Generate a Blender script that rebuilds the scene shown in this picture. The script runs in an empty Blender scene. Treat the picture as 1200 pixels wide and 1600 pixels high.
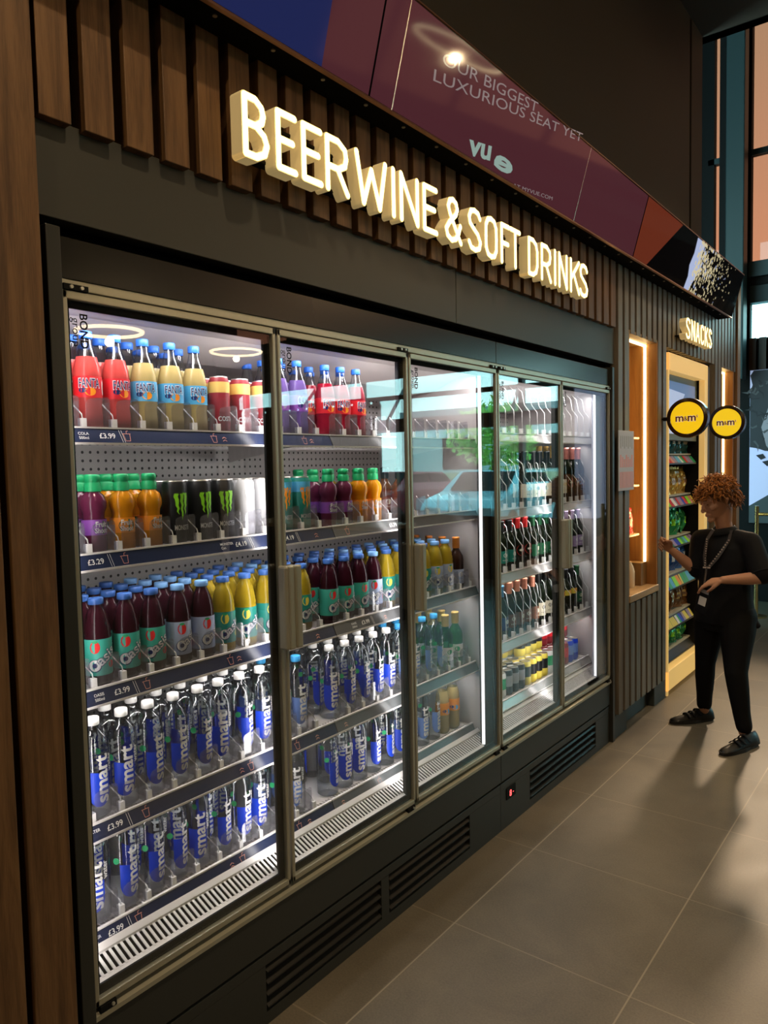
import bpy, bmesh, math, random
from mathutils import Vector, Matrix
random.seed(7)
R = math.radians
PI = math.pi
scn = bpy.context.scene
COL = scn.collection

# ------------------------------------------------------------------ camera
cam_d = bpy.data.cameras.new('camera'); cam = bpy.data.objects.new('camera', cam_d); COL.objects.link(cam)
cam_d.sensor_fit = 'VERTICAL'; cam_d.sensor_height = 32.0; cam_d.lens = 1159.8 / 1600 * 32.0
cam_d.clip_start = .05; cam_d.clip_end = 300
YAW, PIT, ROL = .6576, .06125, -.02087
CX, CZ = 2.4137 * .625, 2.5006 * .625
fw = Vector((-math.sin(YAW) * math.cos(PIT), math.cos(YAW) * math.cos(PIT), -math.sin(PIT)))
rt = Vector((math.cos(YAW), math.sin(YAW), 0)); up = rt.cross(fw)
r2 = math.cos(ROL) * rt + math.sin(ROL) * up; u2 = -math.sin(ROL) * rt + math.cos(ROL) * up
M = Matrix((r2, u2, -fw)).transposed().to_4x4(); M.translation = (CX, 0, CZ)
cam.matrix_world = M
scn.camera = cam

# ------------------------------------------------------------------ world, exposure
w = bpy.data.worlds.new('sky'); scn.world = w; w.use_nodes = True
nt = w.node_tree; bg = nt.nodes['Background']
tc = nt.nodes.new('ShaderNodeTexCoord'); sep = nt.nodes.new('ShaderNodeSeparateXYZ'); cr = nt.nodes.new('ShaderNodeValToRGB')
nt.links.new(tc.outputs['Generated'], sep.inputs[0]); nt.links.new(sep.outputs['Z'], cr.inputs[0])
cr.color_ramp.elements[0].position = 0.0; cr.color_ramp.elements[0].color = (.58, .93, .95, 1)
cr.color_ramp.elements[1].position = .55; cr.color_ramp.elements[1].color = (.22, .70, .82, 1)
nt.links.new(cr.outputs[0], bg.inputs[0]); bg.inputs[1].default_value = 8.0
scn.view_settings.view_transform = 'Standard'; scn.view_settings.look = 'None'
scn.view_settings.gamma = 1; scn.view_settings.use_curve_mapping = False
scn.view_settings.exposure = 0.0
scn.cycles.max_bounces = 7; scn.cycles.diffuse_bounces = 3; scn.cycles.glossy_bounces = 4
scn.cycles.transmission_bounces = 6; scn.cycles.transparent_max_bounces = 40
scn.cycles.sample_clamp_indirect = 4; scn.cycles.caustics_reflective = False; scn.cycles.caustics_refractive = False

def area(name, loc, direction, sx, sy, power, col, spread=180):
    l = bpy.data.lights.new(name, 'AREA'); l.shape = 'RECTANGLE'; l.size = sx; l.size_y = sy
    l.energy = power; l.color = col; l.spread = R(spread)
    o = bpy.data.objects.new(name, l); COL.objects.link(o); o.location = loc
    o.rotation_euler = Vector(direction).to_track_quat('-Z', 'Y').to_euler()
    return o
# daylight enters through the glazed facade: a portal the size of the glazing guides the sky light
pl = area('facade_daylight_portal', (3.9, 8.99, 1.45), (0, -1, 0), 2.9, 2.8, 1, (1, 1, 1)); pl.data.cycles.is_portal = True
pl = area('clerestory_daylight_portal', (4.0, 8.99, 5.6), (0, -1, 0), 9.6, 4.4, 1, (1, 1, 1)); pl.data.cycles.is_portal = True

# ------------------------------------------------------------------ materials
def mat(name, col=(.5, .5, .5), rough=.5, metal=0, spec=.5, emit=None, es=0, trans=0, coat=0, ior=1.45, alpha=1):
    m = bpy.data.materials.new(name); m.use_nodes = True
    b = m.node_tree.nodes['Principled BSDF']; i = b.inputs
    i['Base Color'].default_value = (*col, 1); i['Roughness'].default_value = rough; i['Metallic'].default_value = metal
    i['Specular IOR Level'].default_value = spec; i['Transmission Weight'].default_value = trans; i['Coat Weight'].default_value = coat
    i['IOR'].default_value = ior; i['Alpha'].default_value = alpha
    if emit: i['Emission Color'].default_value = (*emit, 1); i['Emission Strength'].default_value = es
    return m
def nodes(m):
    return m.node_tree.nodes, m.node_tree.links, m.node_tree.nodes['Principled BSDF']
def wood(name, c1, c2, rough=.5, sc=1.0, axis='Z'):
    m = mat(name, c1, rough); n, l, b = nodes(m)
    t = n.new('ShaderNodeTexCoord'); mp = n.new('ShaderNodeMapping')
    s = {'Z': (14, 14, .9), 'Y': (14, .9, 14)}[axis]; mp.inputs['Scale'].default_value = tuple(v * sc for v in s)
    no = n.new('ShaderNodeTexNoise'); no.inputs['Scale'].default_value = 2.2; no.inputs['Detail'].default_value = 8; no.inputs['Distortion'].default_value = 1.4
    no2 = n.new('ShaderNodeTexNoise'); no2.inputs['Scale'].default_value = 30; no2.inputs['Detail'].default_value = 3
    mx = n.new('ShaderNodeMath'); mx.operation = 'MULTIPLY_ADD'; mx.inputs[1].default_value = .35
    r = n.new('ShaderNodeValToRGB'); r.color_ramp.elements[0].position = .48; r.color_ramp.elements[1].position = .85
    r.color_ramp.elements[0].color = (*c2, 1); r.color_ramp.elements[1].color = (*c1, 1)
    l.new(t.outputs['Object'], mp.inputs[0]); l.new(mp.outputs[0], no.inputs[0]); l.new(mp.outputs[0], no2.inputs[0])
    l.new(no2.outputs[0], mx.inputs[0]); l.new(no.outputs[0], mx.inputs[2]); l.new(mx.outputs[0], r.inputs[0]); l.new(r.outputs[0], b.inputs['Base Color'])
    bu = n.new('ShaderNodeBump'); bu.inputs['Strength'].default_value = .12; l.new(mx.outputs[0], bu.inputs['Height']); l.new(bu.outputs[0], b.inputs['Normal'])
    return m
def clear(name, tint=(.9, .93, .95), edge=(.5, .55, .6), f0=.045, rough=.02, gl=(1, 1, 1), edgepow=2.5, haze=0):
    """thin clear plastic or glass: tinted see-through surface with a Fresnel reflection"""
    m = bpy.data.materials.new(name); m.use_nodes = True; n = m.node_tree.nodes; l = m.node_tree.links
    n.remove(n['Principled BSDF']); out = n['Material Output']
    tr = n.new('ShaderNodeBsdfTransparent'); g = n.new('ShaderNodeBsdfGlossy'); g.inputs['Roughness'].default_value = rough; g.inputs['Color'].default_value = (*gl, 1)
    lw = n.new('ShaderNodeLayerWeight'); lw.inputs['Blend'].default_value = .5
    def mt(op, a, v):
        x = n.new('ShaderNodeMath'); x.operation = op; l.new(a, x.inputs[0]); x.inputs[1].default_value = v; return x.outputs[0]
    mc = n.new('ShaderNodeMix'); mc.data_type = 'RGBA'; mc.inputs['A'].default_value = (*tint, 1); mc.inputs['B'].default_value = (*edge, 1)
    l.new(mt('POWER', lw.outputs['Facing'], edgepow), mc.inputs['Factor']); l.new(mc.outputs['Result'], tr.inputs[0])
    sch = mt('POWER', lw.outputs['Facing'], 5.0); fr = n.new('ShaderNodeMath'); fr.operation = 'MULTIPLY_ADD'; l.new(sch, fr.inputs[0]); fr.inputs[1].default_value = 1 - f0; fr.inputs[2].default_value = f0
    base = tr.outputs[0]
    if haze:
        df = n.new('ShaderNodeBsdfDiffuse'); df.inputs[0].default_value = (.85, .83, .88, 1); mh = n.new('ShaderNodeMixShader'); mh.inputs[0].default_value = haze
        l.new(tr.outputs[0], mh.inputs[1]); l.new(df.outputs[0], mh.inputs[2]); base = mh.outputs[0]
    ms = n.new('ShaderNodeMixShader'); l.new(fr.outputs[0], ms.inputs[0]); l.new(base, ms.inputs[1]); l.new(g.outputs[0], ms.inputs[2]); l.new(ms.outputs[0], out.inputs[0])
    return m

MT = {}
MT['metal_dark'] = mat('dark satin steel', (.028, .029, .026), .38, .0, .55)
MT['header'] = mat('header dark steel', (.036, .034, .031), .22, .5, .6)
MT['fascia'] = mat('fascia board', (.055, .055, .049), .42, 0, .45)
MT['black'] = mat('matte black', (.006, .006, .006), .7, 0, .2)
MT['gap'] = mat('shadow gap black', (.003, .003, .003), .9, 0, .1)
MT['alu'] = mat('olive aluminium', (.46, .44, .35), .34, .55)
MT['alu_light'] = mat('pale aluminium edge', (.62, .62, .55), .3, .75)
MT['white'] = mat('white powder coat', (.78, .74, .72), .35)
MT['shelfwhite'] = mat('white shelf enamel', (.82, .77, .76), .3)
MT['greyin'] = mat('grey liner', (.55, .51, .50), .35)
MT['jamb'] = mat('brown grey jamb', (.07, .06, .06), .35, .3); MT['jambpale'] = mat('lavender grey jamb', (.42, .42, .48), .35, .2)
MT['navy'] = mat('navy price rail', (.018, .026, .065), .25, 0, .5)
MT['greyrail'] = mat('grey price rail', (.10, .10, .105), .25, 0, .5)
MT['lit_rail'] = mat('lit price rail', (.5, .48, .47), .25, .3)  # rail tone with the brightening by the lights put into it
MT['ink'] = mat('white print', (.9, .88, .86), .5)
MT['coral'] = mat('coral print', (.85, .35, .25), .5)
MT['clip'] = mat('white plastic clip', (.85, .83, .82), .35)
MT['acrylic'] = clear('clear acrylic', (.90, .90, .92), (.55, .55, .60), .05, .05, haze=.055)
MT['glass'] = clear('door glass', (.93, .95, .95), (.80, .88, .88), .055, .0)
MT['winglass'] = clear('facade glass', (.93, .97, .96), (.7, .8, .8), .03, .0)
MT['pinkglass'] = clear('rose tinted clerestory glass', (.44, .205, .145), (.3, .15, .11), .03, .02)
MT['wood'] = wood('walnut batten', (.20, .105, .045), (.085, .042, .018), .5)
MT['woodend'] = wood('oak trim', (.34, .19, .09), (.20, .10, .045), .5)
MT['nichewood'] = wood('niche oak veneer', (.30, .17, .06), (.20, .11, .04), .5)
MT['counterwood'] = wood('pale oak counter', (.55, .36, .20), (.42, .26, .13), .45, 1, 'Y')
MT['yellowframe'] = mat('backlit honey yellow frame', (.85, .55, .16), .4, emit=(1, .62, .20), es=.42)
MT['led'] = mat('warm light strip', (1, .9, .6), .5, emit=(1, .80, .40), es=7)
MT['ledcool'] = mat('cool light tube', (1, 1, 1), .5, emit=(1, .93, .95), es=1.5)
MT['letterface'] = mat('sign glow face', (1, .9, .5), .5, emit=(1, .82, .38), es=2.6)
MT['letterrim'] = mat('sign glow rim', (1, .85, .4), .5, emit=(1, .78, .26), es=2.0)
MT['letterside'] = mat('sign cream side', (.75, .62, .35), .5, emit=(1, .72, .30), es=.22)
MT['wallpaint'] = mat('dark umber paint', (.060, .052, .040), .75, 0, .3)
MT['ceil'] = mat('dark ceiling', (.05, .035, .022), .8)
MT['steelcol'] = mat('teal grey steel column', (.016, .032, .034), .5, 0, .35)
MT['screen'] = mat('black gloss screen', (.006, .005, .008), .05, 0, .2)
MT['red_led'] = mat('red digits', (1, .1, .1), .5, emit=(1, .08, .08), es=3)

def backwall_material():
    m = mat('perforated liner', (.5, .47, .46), .35, .2); n, l, b = nodes(m)
    t = n.new('ShaderNodeTexCoord'); s = n.new('ShaderNodeSeparateXYZ'); l.new(t.outputs['Object'], s.inputs[0])
    def cell(sock, p):
        d = n.new('ShaderNodeMath'); d.operation = 'DIVIDE'; d.inputs[1].default_value = p; l.new(sock, d.inputs[0])
        f = n.new('ShaderNodeMath'); f.operation = 'FRACT'; l.new(d.outputs[0], f.inputs[0])
        q = n.new('ShaderNodeMath'); q.operation = 'SUBTRACT'; q.inputs[1].default_value = .5; l.new(f.outputs[0], q.inputs[0])
        z = n.new('ShaderNodeMath'); z.operation = 'POWER'; z.inputs[1].default_value = 2; a = n.new('ShaderNodeMath'); a.operation = 'ABSOLUTE'
        l.new(q.outputs[0], a.inputs[0]); l.new(a.outputs[0], z.inputs[0]); return z.outputs[0]
    ad = n.new('ShaderNodeMath'); ad.operation = 'ADD'; l.new(cell(s.outputs['Y'], .026), ad.inputs[0]); l.new(cell(s.outputs['Z'], .026), ad.inputs[1])
    lt = n.new('ShaderNodeMath'); lt.operation = 'LESS_THAN'; lt.inputs[1].default_value = .030; l.new(ad.outputs[0], lt.inputs[0])
    mx = n.new('ShaderNodeMix'); mx.data_type = 'RGBA'; mx.inputs['A'].default_value = (.5, .47, .46, 1); mx.inputs['B'].default_value = (.03, .03, .03, 1)
    l.new(lt.outputs[0], mx.inputs['Factor']); l.new(mx.outputs['Result'], b.inputs['Base Color']); return m
MT['perf'] = backwall_material()

def floor_material():
    m = mat('stone floor tiles', (.15, .13, .10), .42, 0, .45); n, l, b = nodes(m)
    t = n.new('ShaderNodeTexCoord'); s = n.new('ShaderNodeSeparateXYZ'); l.new(t.outputs['Object'], s.inputs[0])
    def math_(op, a, v=None):
        x = n.new('ShaderNodeMath'); x.operation = op
        if hasattr(a, 'is_linked'): l.new(a, x.inputs[0])
        else: x.inputs[0].default_value = a
        if v is not None:
            if hasattr(v, 'is_linked'): l.new(v, x.inputs[1])
            else: x.inputs[1].default_value = v
        return x.outputs[0]
    def line(sock, off, p=.603, hw=.0035):
        f = math_('FRACT', math_('DIVIDE', math_('SUBTRACT', sock, off), p))
        d = math_('MULTIPLY', math_('SUBTRACT', .5, math_('ABSOLUTE', math_('SUBTRACT', f, .5))), p)
        return math_('LESS_THAN', d, hw), math_('FLOOR', math_('DIVIDE', math_('SUBTRACT', sock, off), p))
    lx, ix = line(s.outputs['X'], .18 - 30 * .603, hw=.0025); ly, iy = line(s.outputs['Y'], 2.067 - 30 * .603, hw=.0022)
    grout = math_('MAXIMUM', lx, math_('MULTIPLY', ly, .6))
    wn = n.new('ShaderNodeTexWhiteNoise'); wn.noise_dimensions = '2D'; cb = n.new('ShaderNodeCombineXYZ'); l.new(ix, cb.inputs[0]); l.new(iy, cb.inputs[1]); l.new(cb.outputs[0], wn.inputs[0])
    no = n.new('ShaderNodeTexNoise'); no.inputs['Scale'].default_value = 3.2; no.inputs['Detail'].default_value = 9; no.inputs['Roughness'].default_value = .62; no.inputs['Distortion'].default_value = .6; l.new(t.outputs['Object'], no.inputs[0])
    n2 = n.new('ShaderNodeTexNoise'); n2.inputs['Scale'].default_value = 160; n2.inputs['Detail'].default_value = 2; l.new(t.outputs['Object'], n2.inputs[0])
    v = math_('ADD', math_('ADD', math_('MULTIPLY', no.outputs[0], .7), math_('MULTIPLY', wn.outputs[0], .08)), math_('MULTIPLY', n2.outputs[0], .42))
    r = n.new('ShaderNodeValToRGB'); r.color_ramp.elements[0].position = .33; r.color_ramp.elements[1].position = .86
    r.color_ramp.elements[0].color = (.078, .065, .047, 1); r.color_ramp.elements[1].color = (.175, .148, .108, 1)
    l.new(v, r.inputs[0])
    mx = n.new('ShaderNodeMix'); mx.data_type = 'RGBA'; l.new(grout, mx.inputs['Factor']); l.new(r.outputs[0], mx.inputs['A']); mx.inputs['B'].default_value = (.27, .23, .165, 1)
    l.new(mx.outputs['Result'], b.inputs['Base Color'])
    rr = math_('ADD', math_('MULTIPLY', no.outputs[0], .22), .34); l.new(rr, b.inputs['Roughness'])
    bu = n.new('ShaderNodeBump'); bu.inputs['Strength'].default_value = .08; bu.inputs['Distance'].default_value = .002; l.new(n2.outputs[0], bu.inputs['Height']); l.new(bu.outputs[0], b.inputs['Normal'])
    return m
MT['floor'] = floor_material()

# ------------------------------------------------------------------ mesh helpers
class MB:
    def __init__(s): s.v = []; s.f = []; s.mi = []; s.sm = []
    def add(s, vs, fs, mi=0, smooth=False):
        o = len(s.v); s.v += [tuple(p) for p in vs]
        for f in fs: s.f.append(tuple(o + i for i in f)); s.mi.append(mi); s.sm.append(smooth)
        return s
    def box(s, x0, x1, y0, y1, z0, z1, mi=0):
        vs = [(x, y, z) for x in (x0, x1) for y in (y0, y1) for z in (z0, z1)]
        return s.add(vs, [(0, 1, 3, 2), (4, 6, 7, 5), (0, 4, 5, 1), (2, 3, 7, 6), (0, 2, 6, 4), (1, 5, 7, 3)], mi)
    def bbox(s, x0, x1, y0, y1, z0, z1, b=.003, mi=0):
        """box with chamfered edges"""
        bm = bmesh.new(); bmesh.ops.create_cube(bm, size=1)
        for v in bm.verts: v.co = Vector(((x0 + x1) / 2 + v.co.x * (x1 - x0), (y0 + y1) / 2 + v.co.y * (y1 - y0), (z0 + z1) / 2 + v.co.z * (z1 - z0)))
        bmesh.ops.bevel(bm, geom=bm.edges[:], offset=b, segments=2, affect='EDGES', profile=.5)
        bm.verts.index_update(); s.add([v.co for v in bm.verts], [[v.index for v in f.verts] for f in bm.faces], mi); bm.free(); return s
    def prism(s, pts, axis, a, b, mi=0):
        """extrude a closed 2D outline along an axis; pts in the other two axes' order"""
        n = len(pts)
        def P(p, t):
            return {'x': (t, p[0], p[1]), 'y': (p[0], t, p[1]), 'z': (p[0], p[1], t)}[axis]
        vs = [P(p, a) for p in pts] + [P(p, b) for p in pts]
        fs = [tuple(range(n))[::-1], tuple(range(n, 2 * n))] + [(i, (i + 1) % n, n + (i + 1) % n, n + i) for i in range(n)]
        return s.add(vs, fs, mi)
    def lathe(s, prof, seg=20, c=(0, 0, 0), mi=0, cap0=True, cap1=True, smooth=True, sx=1, sy=1):
        vs = []; fs = []; n = len(prof)
        for r, z in prof:
            for k in range(seg):
                a = 2 * PI * k / seg; vs.append((c[0] + r * sx * math.cos(a), c[1] + r * sy * math.sin(a), c[2] + z))
        for i in range(n - 1):
            for k in range(seg): fs.append((i * seg + k, i * seg + (k + 1) % seg, (i + 1) * seg + (k + 1) % seg, (i + 1) * seg + k))
        s.add(vs, fs, mi, smooth)
        if cap0: s.add(vs[:seg], [tuple(range(seg))[::-1]], mi)
        if cap1: s.add(vs[-seg:], [tuple(range(seg))], mi)
        return s
    def tube(s, pts, r, seg=8, mi=0, closed=False):
        pts = [Vector(p) for p in pts]; n = len(pts); rings = []
        rr = r if isinstance(r, (list, tuple)) else [r] * n
        ref = Vector((0, 0, 1))
        for i, p in enumerate(pts):
            a = pts[(i - 1) % n] if (i > 0 or closed) else p; b = pts[(i + 1) % n] if (i < n - 1 or closed) else p
            t = (b - a).normalized()
            q = ref if abs(t.dot(ref)) < .95 else Vector((1, 0, 0))
            u = t.cross(q).normalized(); v = t.cross(u)
            rings.append([p + (u * math.cos(2 * PI * k / seg) + v * math.sin(2 * PI * k / seg)) * rr[i] for k in range(seg)])
        vs = [q for g in rings for q in g]; fs = []
        m = n if closed else n - 1
        for i in range(m):
            j = (i + 1) % n
            for k in range(seg): fs.append((i * seg + k, i * seg + (k + 1) % seg, j * seg + (k + 1) % seg, j * seg + k))
        if not closed: fs += [tuple(range(seg))[::-1], tuple(range((n - 1) * seg, n * seg))]
        return s.add(vs, fs, mi, True)
    def disc(s, c, r, normal, seg=32, mi=0):
        nq = Vector(normal).to_track_quat('Z', 'Y'); vs = [Vector(c) + nq @ Vector((r * math.cos(2 * PI * k / seg), r * math.sin(2 * PI * k / seg), 0)) for k in range(seg)]
        return s.add(vs, [tuple(range(seg))], mi)
    def cyl(s, c, r, h, axis, seg=24, mi=0):
        q = Vector(axis).to_track_quat('Z', 'Y'); vs = []
        for t in (0, h): vs += [Vector(c) + q @ Vector((r * math.cos(2 * PI * k / seg), r * math.sin(2 * PI * k / seg), t)) for k in range(seg)]
        return s.add(vs, [tuple(range(seg))[::-1], tuple(range(seg, 2 * seg))] + [(k, (k + 1) % seg, seg + (k + 1) % seg, seg + k) for k in range(seg)], mi)
    def mesh(s, name, mats):
        me = bpy.data.meshes.new(name); me.from_pydata(s.v, [], s.f)
        for m in (mats if isinstance(mats, (list, tuple)) else [mats]): me.materials.append(MT[m] if isinstance(m, str) else m)
        me.polygons.foreach_set('material_index', s.mi); me.polygons.foreach_set('use_smooth', s.sm); me.update(); return me
    def obj(s, name, mats, parent=None, **kw):
        o = bpy.data.objects.new(name, s.mesh(name, mats)); COL.objects.link(o)
        if parent: o.parent = parent
        for k, v in kw.items(): o[k] = v
        return o
def tag(o, label, cat, group=None):
    o['label'] = label; o['category'] = cat
    if group: o['group'] = group
    return o
def thing(name, label, cat, loc=(0, 0, 0), group=None, rz=0):
    o = bpy.data.objects.new(name, None); COL.objects.link(o); o.location = loc; o.rotation_euler = (0, 0, rz); o.empty_display_size = .05
    return tag(o, label, cat, group)
def struct(o): o['kind'] = 'structure'; return o
def link_copy(src, parent=None, loc=None, rot=None):
    c = src.copy(); COL.objects.link(c)
    if parent: c.parent = parent
    if loc is not None: c.location = loc
    if rot is not None: c.rotation_euler = rot
    return c
def copy_tree(root, kids, loc, rz=0, label=None, group=None):
    c = root.copy(); COL.objects.link(c); c.location = loc; c.rotation_euler = (0, 0, rz)
    if label: c['label'] = label
    if group: c['group'] = group
    for k in kids:
        d = k.copy(); COL.objects.link(d); d.parent = c
    return c

_tc = {}
def text2d(t, size=1.0, bold=0.0, spacing=1.0):
    """flat polygons of a word: (verts2d, faces, width), baseline at 0, left at 0"""
    key = (t, bold, spacing)
    if key not in _tc:
        cu = bpy.data.curves.new('t', 'FONT'); cu.body = t; cu.offset = bold; cu.size = 1; cu.resolution_u = 3; cu.space_character = spacing
        o = bpy.data.objects.new('t', cu); COL.objects.link(o)
        dg = bpy.context.evaluated_depsgraph_get(); me = o.evaluated_get(dg).to_mesh()
        vs = [(v.co.x, v.co.y) for v in me.vertices]; fs = [tuple(p.vertices) for p in me.polygons]
        o.evaluated_get(dg).to_mesh_clear(); bpy.data.objects.remove(o); bpy.data.curves.remove(cu)
        x0 = min(v[0] for v in vs); vs = [(v[0] - x0, v[1]) for v in vs]; _tc[key] = (vs, fs, max(v[0] for v in vs))
    vs, fs, wd = _tc[key]
    return [(a * size, b * size) for a, b in vs], fs, wd * size
def put_text(mb, t, org, u, v, size, mi=0, bold=0.0, width=None, center=False, spacing=1.0):
    if not t: return
    vs, fs, wd = text2d(t, size, bold, spacing); k = 1 if width is None else width / wd
    org = Vector(org); u = Vector(u); v = Vector(v); off = -wd * k / 2 if center else 0
    mb.add([org + u * (a * k + off) + v * b for a, b in vs], fs, mi)
def wrap_text(mb, t, rad, th0, z0, size, mi=0, vertical=False, bold=0.0, width=None, tilt=0.0):
    if not t: return
    vs, fs, wd = text2d(t, size, bold); k = 1 if width is None else width / wd
    bm = bmesh.new(); bv = []
    for a, b in vs:
        a = a * k - wd * k / 2; b -= size * .35
        if vertical: a, b = -b, a
        if tilt: a, b = a * math.cos(tilt) - b * math.sin(tilt), a * math.sin(tilt) + b * math.cos(tilt)
        bv.append(bm.verts.new((a, b, 0)))
    for f in fs:
        try: bm.faces.new([bv[i] for i in f])
        except ValueError: pass
    lo = min(v.co.x for v in bm.verts); hi = max(v.co.x for v in bm.verts); st = .005; x = lo + st
    while x < hi:
        bmesh.ops.bisect_plane(bm, geom=bm.verts[:] + bm.edges[:] + bm.faces[:], plane_co=(x, 0, 0), plane_no=(1, 0, 0)); x += st
    bm.verts.index_update()
    mb.add([(rad * math.cos(th0 + v.co.x / rad), rad * math.sin(th0 + v.co.x / rad), z0 + v.co.y) for v in bm.verts], [[v.index for v in f.verts] for f in bm.faces], mi); bm.free()
def band(mb, rad, z0, z1, th0=-PI, th1=PI, mi=0, seg=24, ztop=None):
    n = max(2, int(seg * (th1 - th0) / (2 * PI))); vs = []; fs = []
    for k in range(n + 1):
        th = th0 + (th1 - th0) * k / n
        t = 0 if ztop is None else ztop(k / n)
        vs += [(rad * math.cos(th), rad * math.sin(th), z0), (rad * math.cos(th), rad * math.sin(th), z1 + t)]
    for k in range(n): fs.append((2 * k, 2 * k + 2, 2 * k + 3, 2 * k + 1))
    mb.add(vs, fs, mi, True)
def blob(mb, rad, th0, z0, r1, r2_, mi=0, seg=14, rot=0):
    vs = []
    for k in range(seg):
        a = 2 * PI * k / seg; p = r1 * math.cos(a); q = r2_ * math.sin(a)
        p, q = p * math.cos(rot) - q * math.sin(rot), p * math.sin(rot) + q * math.cos(rot)
        th = th0 + p / rad; vs.append((rad * math.cos(th), rad * math.sin(th), z0 + q))
    mb.add(vs, [tuple(range(seg))], mi)
ORD = 'first second third fourth fifth sixth seventh eighth ninth tenth eleventh twelfth thirteenth fourteenth fifteenth sixteenth seventeenth eighteenth nineteenth twentieth twenty-first twenty-second twenty-third twenty-fourth'.split()
SHN = ['top shelf', 'second shelf', 'third shelf', 'fourth shelf', 'bottom deck']
ROWN = ['front', 'second', 'third', 'fourth', 'fifth', 'sixth', 'seventh']

# ================================================================== STRUCTURE
struct(MB().box(-1.7, 9.2, -3.3, 9.0, -.12, 0).obj('floor', 'floor'))
struct(MB().box(-6, 45, 9.0, 60, -.14, -.02).obj('ground_outside', mat('pale asphalt', (.30, .32, .33), .8)))
struct(MB().box(-.6, 9.2, -3.2, 6.03, 4.65, 4.9).obj('ceiling', 'ceil'))
struct(MB().box(-1.6, 9.2, 6.03, 9.4, 8.2, 8.4).box(-1.6, 9.2, 5.93, 6.03, 4.65, 8.3).obj('ceiling', 'ceil'))
struct(MB().box(-.12, -.03, -3.2, 5.60, 2.98, 4.65).box(-.12, -.03, 5.645, 5.92, 2.98, 4.65).box(-.14, -.12, -3.2, 5.93, 2.98, 4.65).obj('wall_left', 'wallpaint'))
struct(MB().box(-.8, -.7, -3.2, 7.0, 0, 3.08).box(-.8, -.03, 6.9, 7.0, 0, 3.0).box(-.8, -.03, -3.2, 6.9, 2.9, 2.98).obj('wall_back_recess', 'gap'))
struct(MB().box(9.1, 9.2, -3.2, 9.4, 0, 8.2).obj('wall_right', 'wallpaint'))
struct(MB().box(-1.5, 9.2, -3.3, -3.2, 0, 4.9).obj('wall_rear', 'wallpaint'))
struct(MB().box(-1.7, -1.6, 6.9, 9.4, 0, 8.2).obj('wall_side', 'black'))
# far wall: solid part behind the poster, high rose glazing, clear strip, posts
fwm = MB().box(-1.6, 2.45, 8.9, 9.0, 0, 2.86, 0).box(-1.6, -.675, 8.9, 9.0, 2.86, 8.2, 0).box(-.622, -.30, 8.9, 9.0, 2.86, 8.2, 0)
struct(fwm.obj('wall_far', 'black'))
struct(MB().bbox(-.47, -.29, 8.52, 8.70, 2.40, 8.2, .01).obj('trim_1', 'steelcol', None))
struct(MB().box(-.30, 9.1, 8.88, 9.02, 3.24, 3.42).obj('trim_2', 'steelcol'))
struct(MB().box(-.30, 9.1, 8.80, 8.98, 3.50, 3.66).obj('trim_3', 'steelcol'))
struct(MB().box(-.30, 9.1, 8.86, 9.0, 3.42, 3.50).obj('trim_4', 'black'))
# dark battens over the poster
bt = MB()
for k in range(28): bt.box(-.30 + k * .1, -.23 + k * .1, 8.85, 8.9, 2.52, 2.86)
struct(bt.obj('trim_5', wood('dark walnut batten', (.05, .022, .010), (.025, .011, .005))))
def glazing(n, x0, x1, z0, z1, vm, hm, gm, fr='steelcol', y=8.93):
    o = bpy.data.objects.new('window_%d' % n, None); COL.objects.link(o); struct(o)
    f = MB()
    for x in vm: f.box(x - .03, x + .03, y - .04, y + .06, z0, z1)
    for z in hm: f.box(x0, x1, y - .03, y + .05, z - .03, z + .03)
    f.obj('window_frame', fr, o); MB().box(x0, x1, y, y + .012, z0, z1).obj('pane', gm, o)
    return o
glazing(1, -.74, -.62, 3.0, 8.2, [], [4.83], 'pinkglass')
glazing(2, -.30, 9.1, 3.66, 8.2, [.9, 2.5, 4.1, 5.7, 7.3], [4.83, 6.3], 'pinkglass')
glazing(3, -.30, .95, 2.88, 3.24, [.9], [], 'winglass')
struct(MB().box(.95, 9.1, 8.9, 9.0, 2.86, 3.3).obj('wall_far_blocker', 'black'))  # added panel, keeps a bright window strip out of the screens' reflections
glazing(4, 2.45, 9.1, .0, 2.88, [2.48, 3.06, 4.9, 6.7, 8.4], [2.10, 2.58, .5], 'winglass')
struct(MB().box(2.45, 9.1, 8.88, 9.0, 2.1, 2.26).obj('trim_6', 'black'))
struct(MB().box(2.45, 5.36, 8.82, 8.88, 0, .86).obj('wall_far_dado', 'black'))
sl = MB().box(5.35, 9.1, 8.80, 8.86, 0, 2.50)
for k in range(20): sl.box(5.32 + k * .19, 5.42 + k * .19, 8.74, 8.80, 0, 2.56)
struct(sl.obj('wall_far_screen', wood('dark timber screen', (.06, .035, .02), (.03, .018, .01))))

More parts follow.
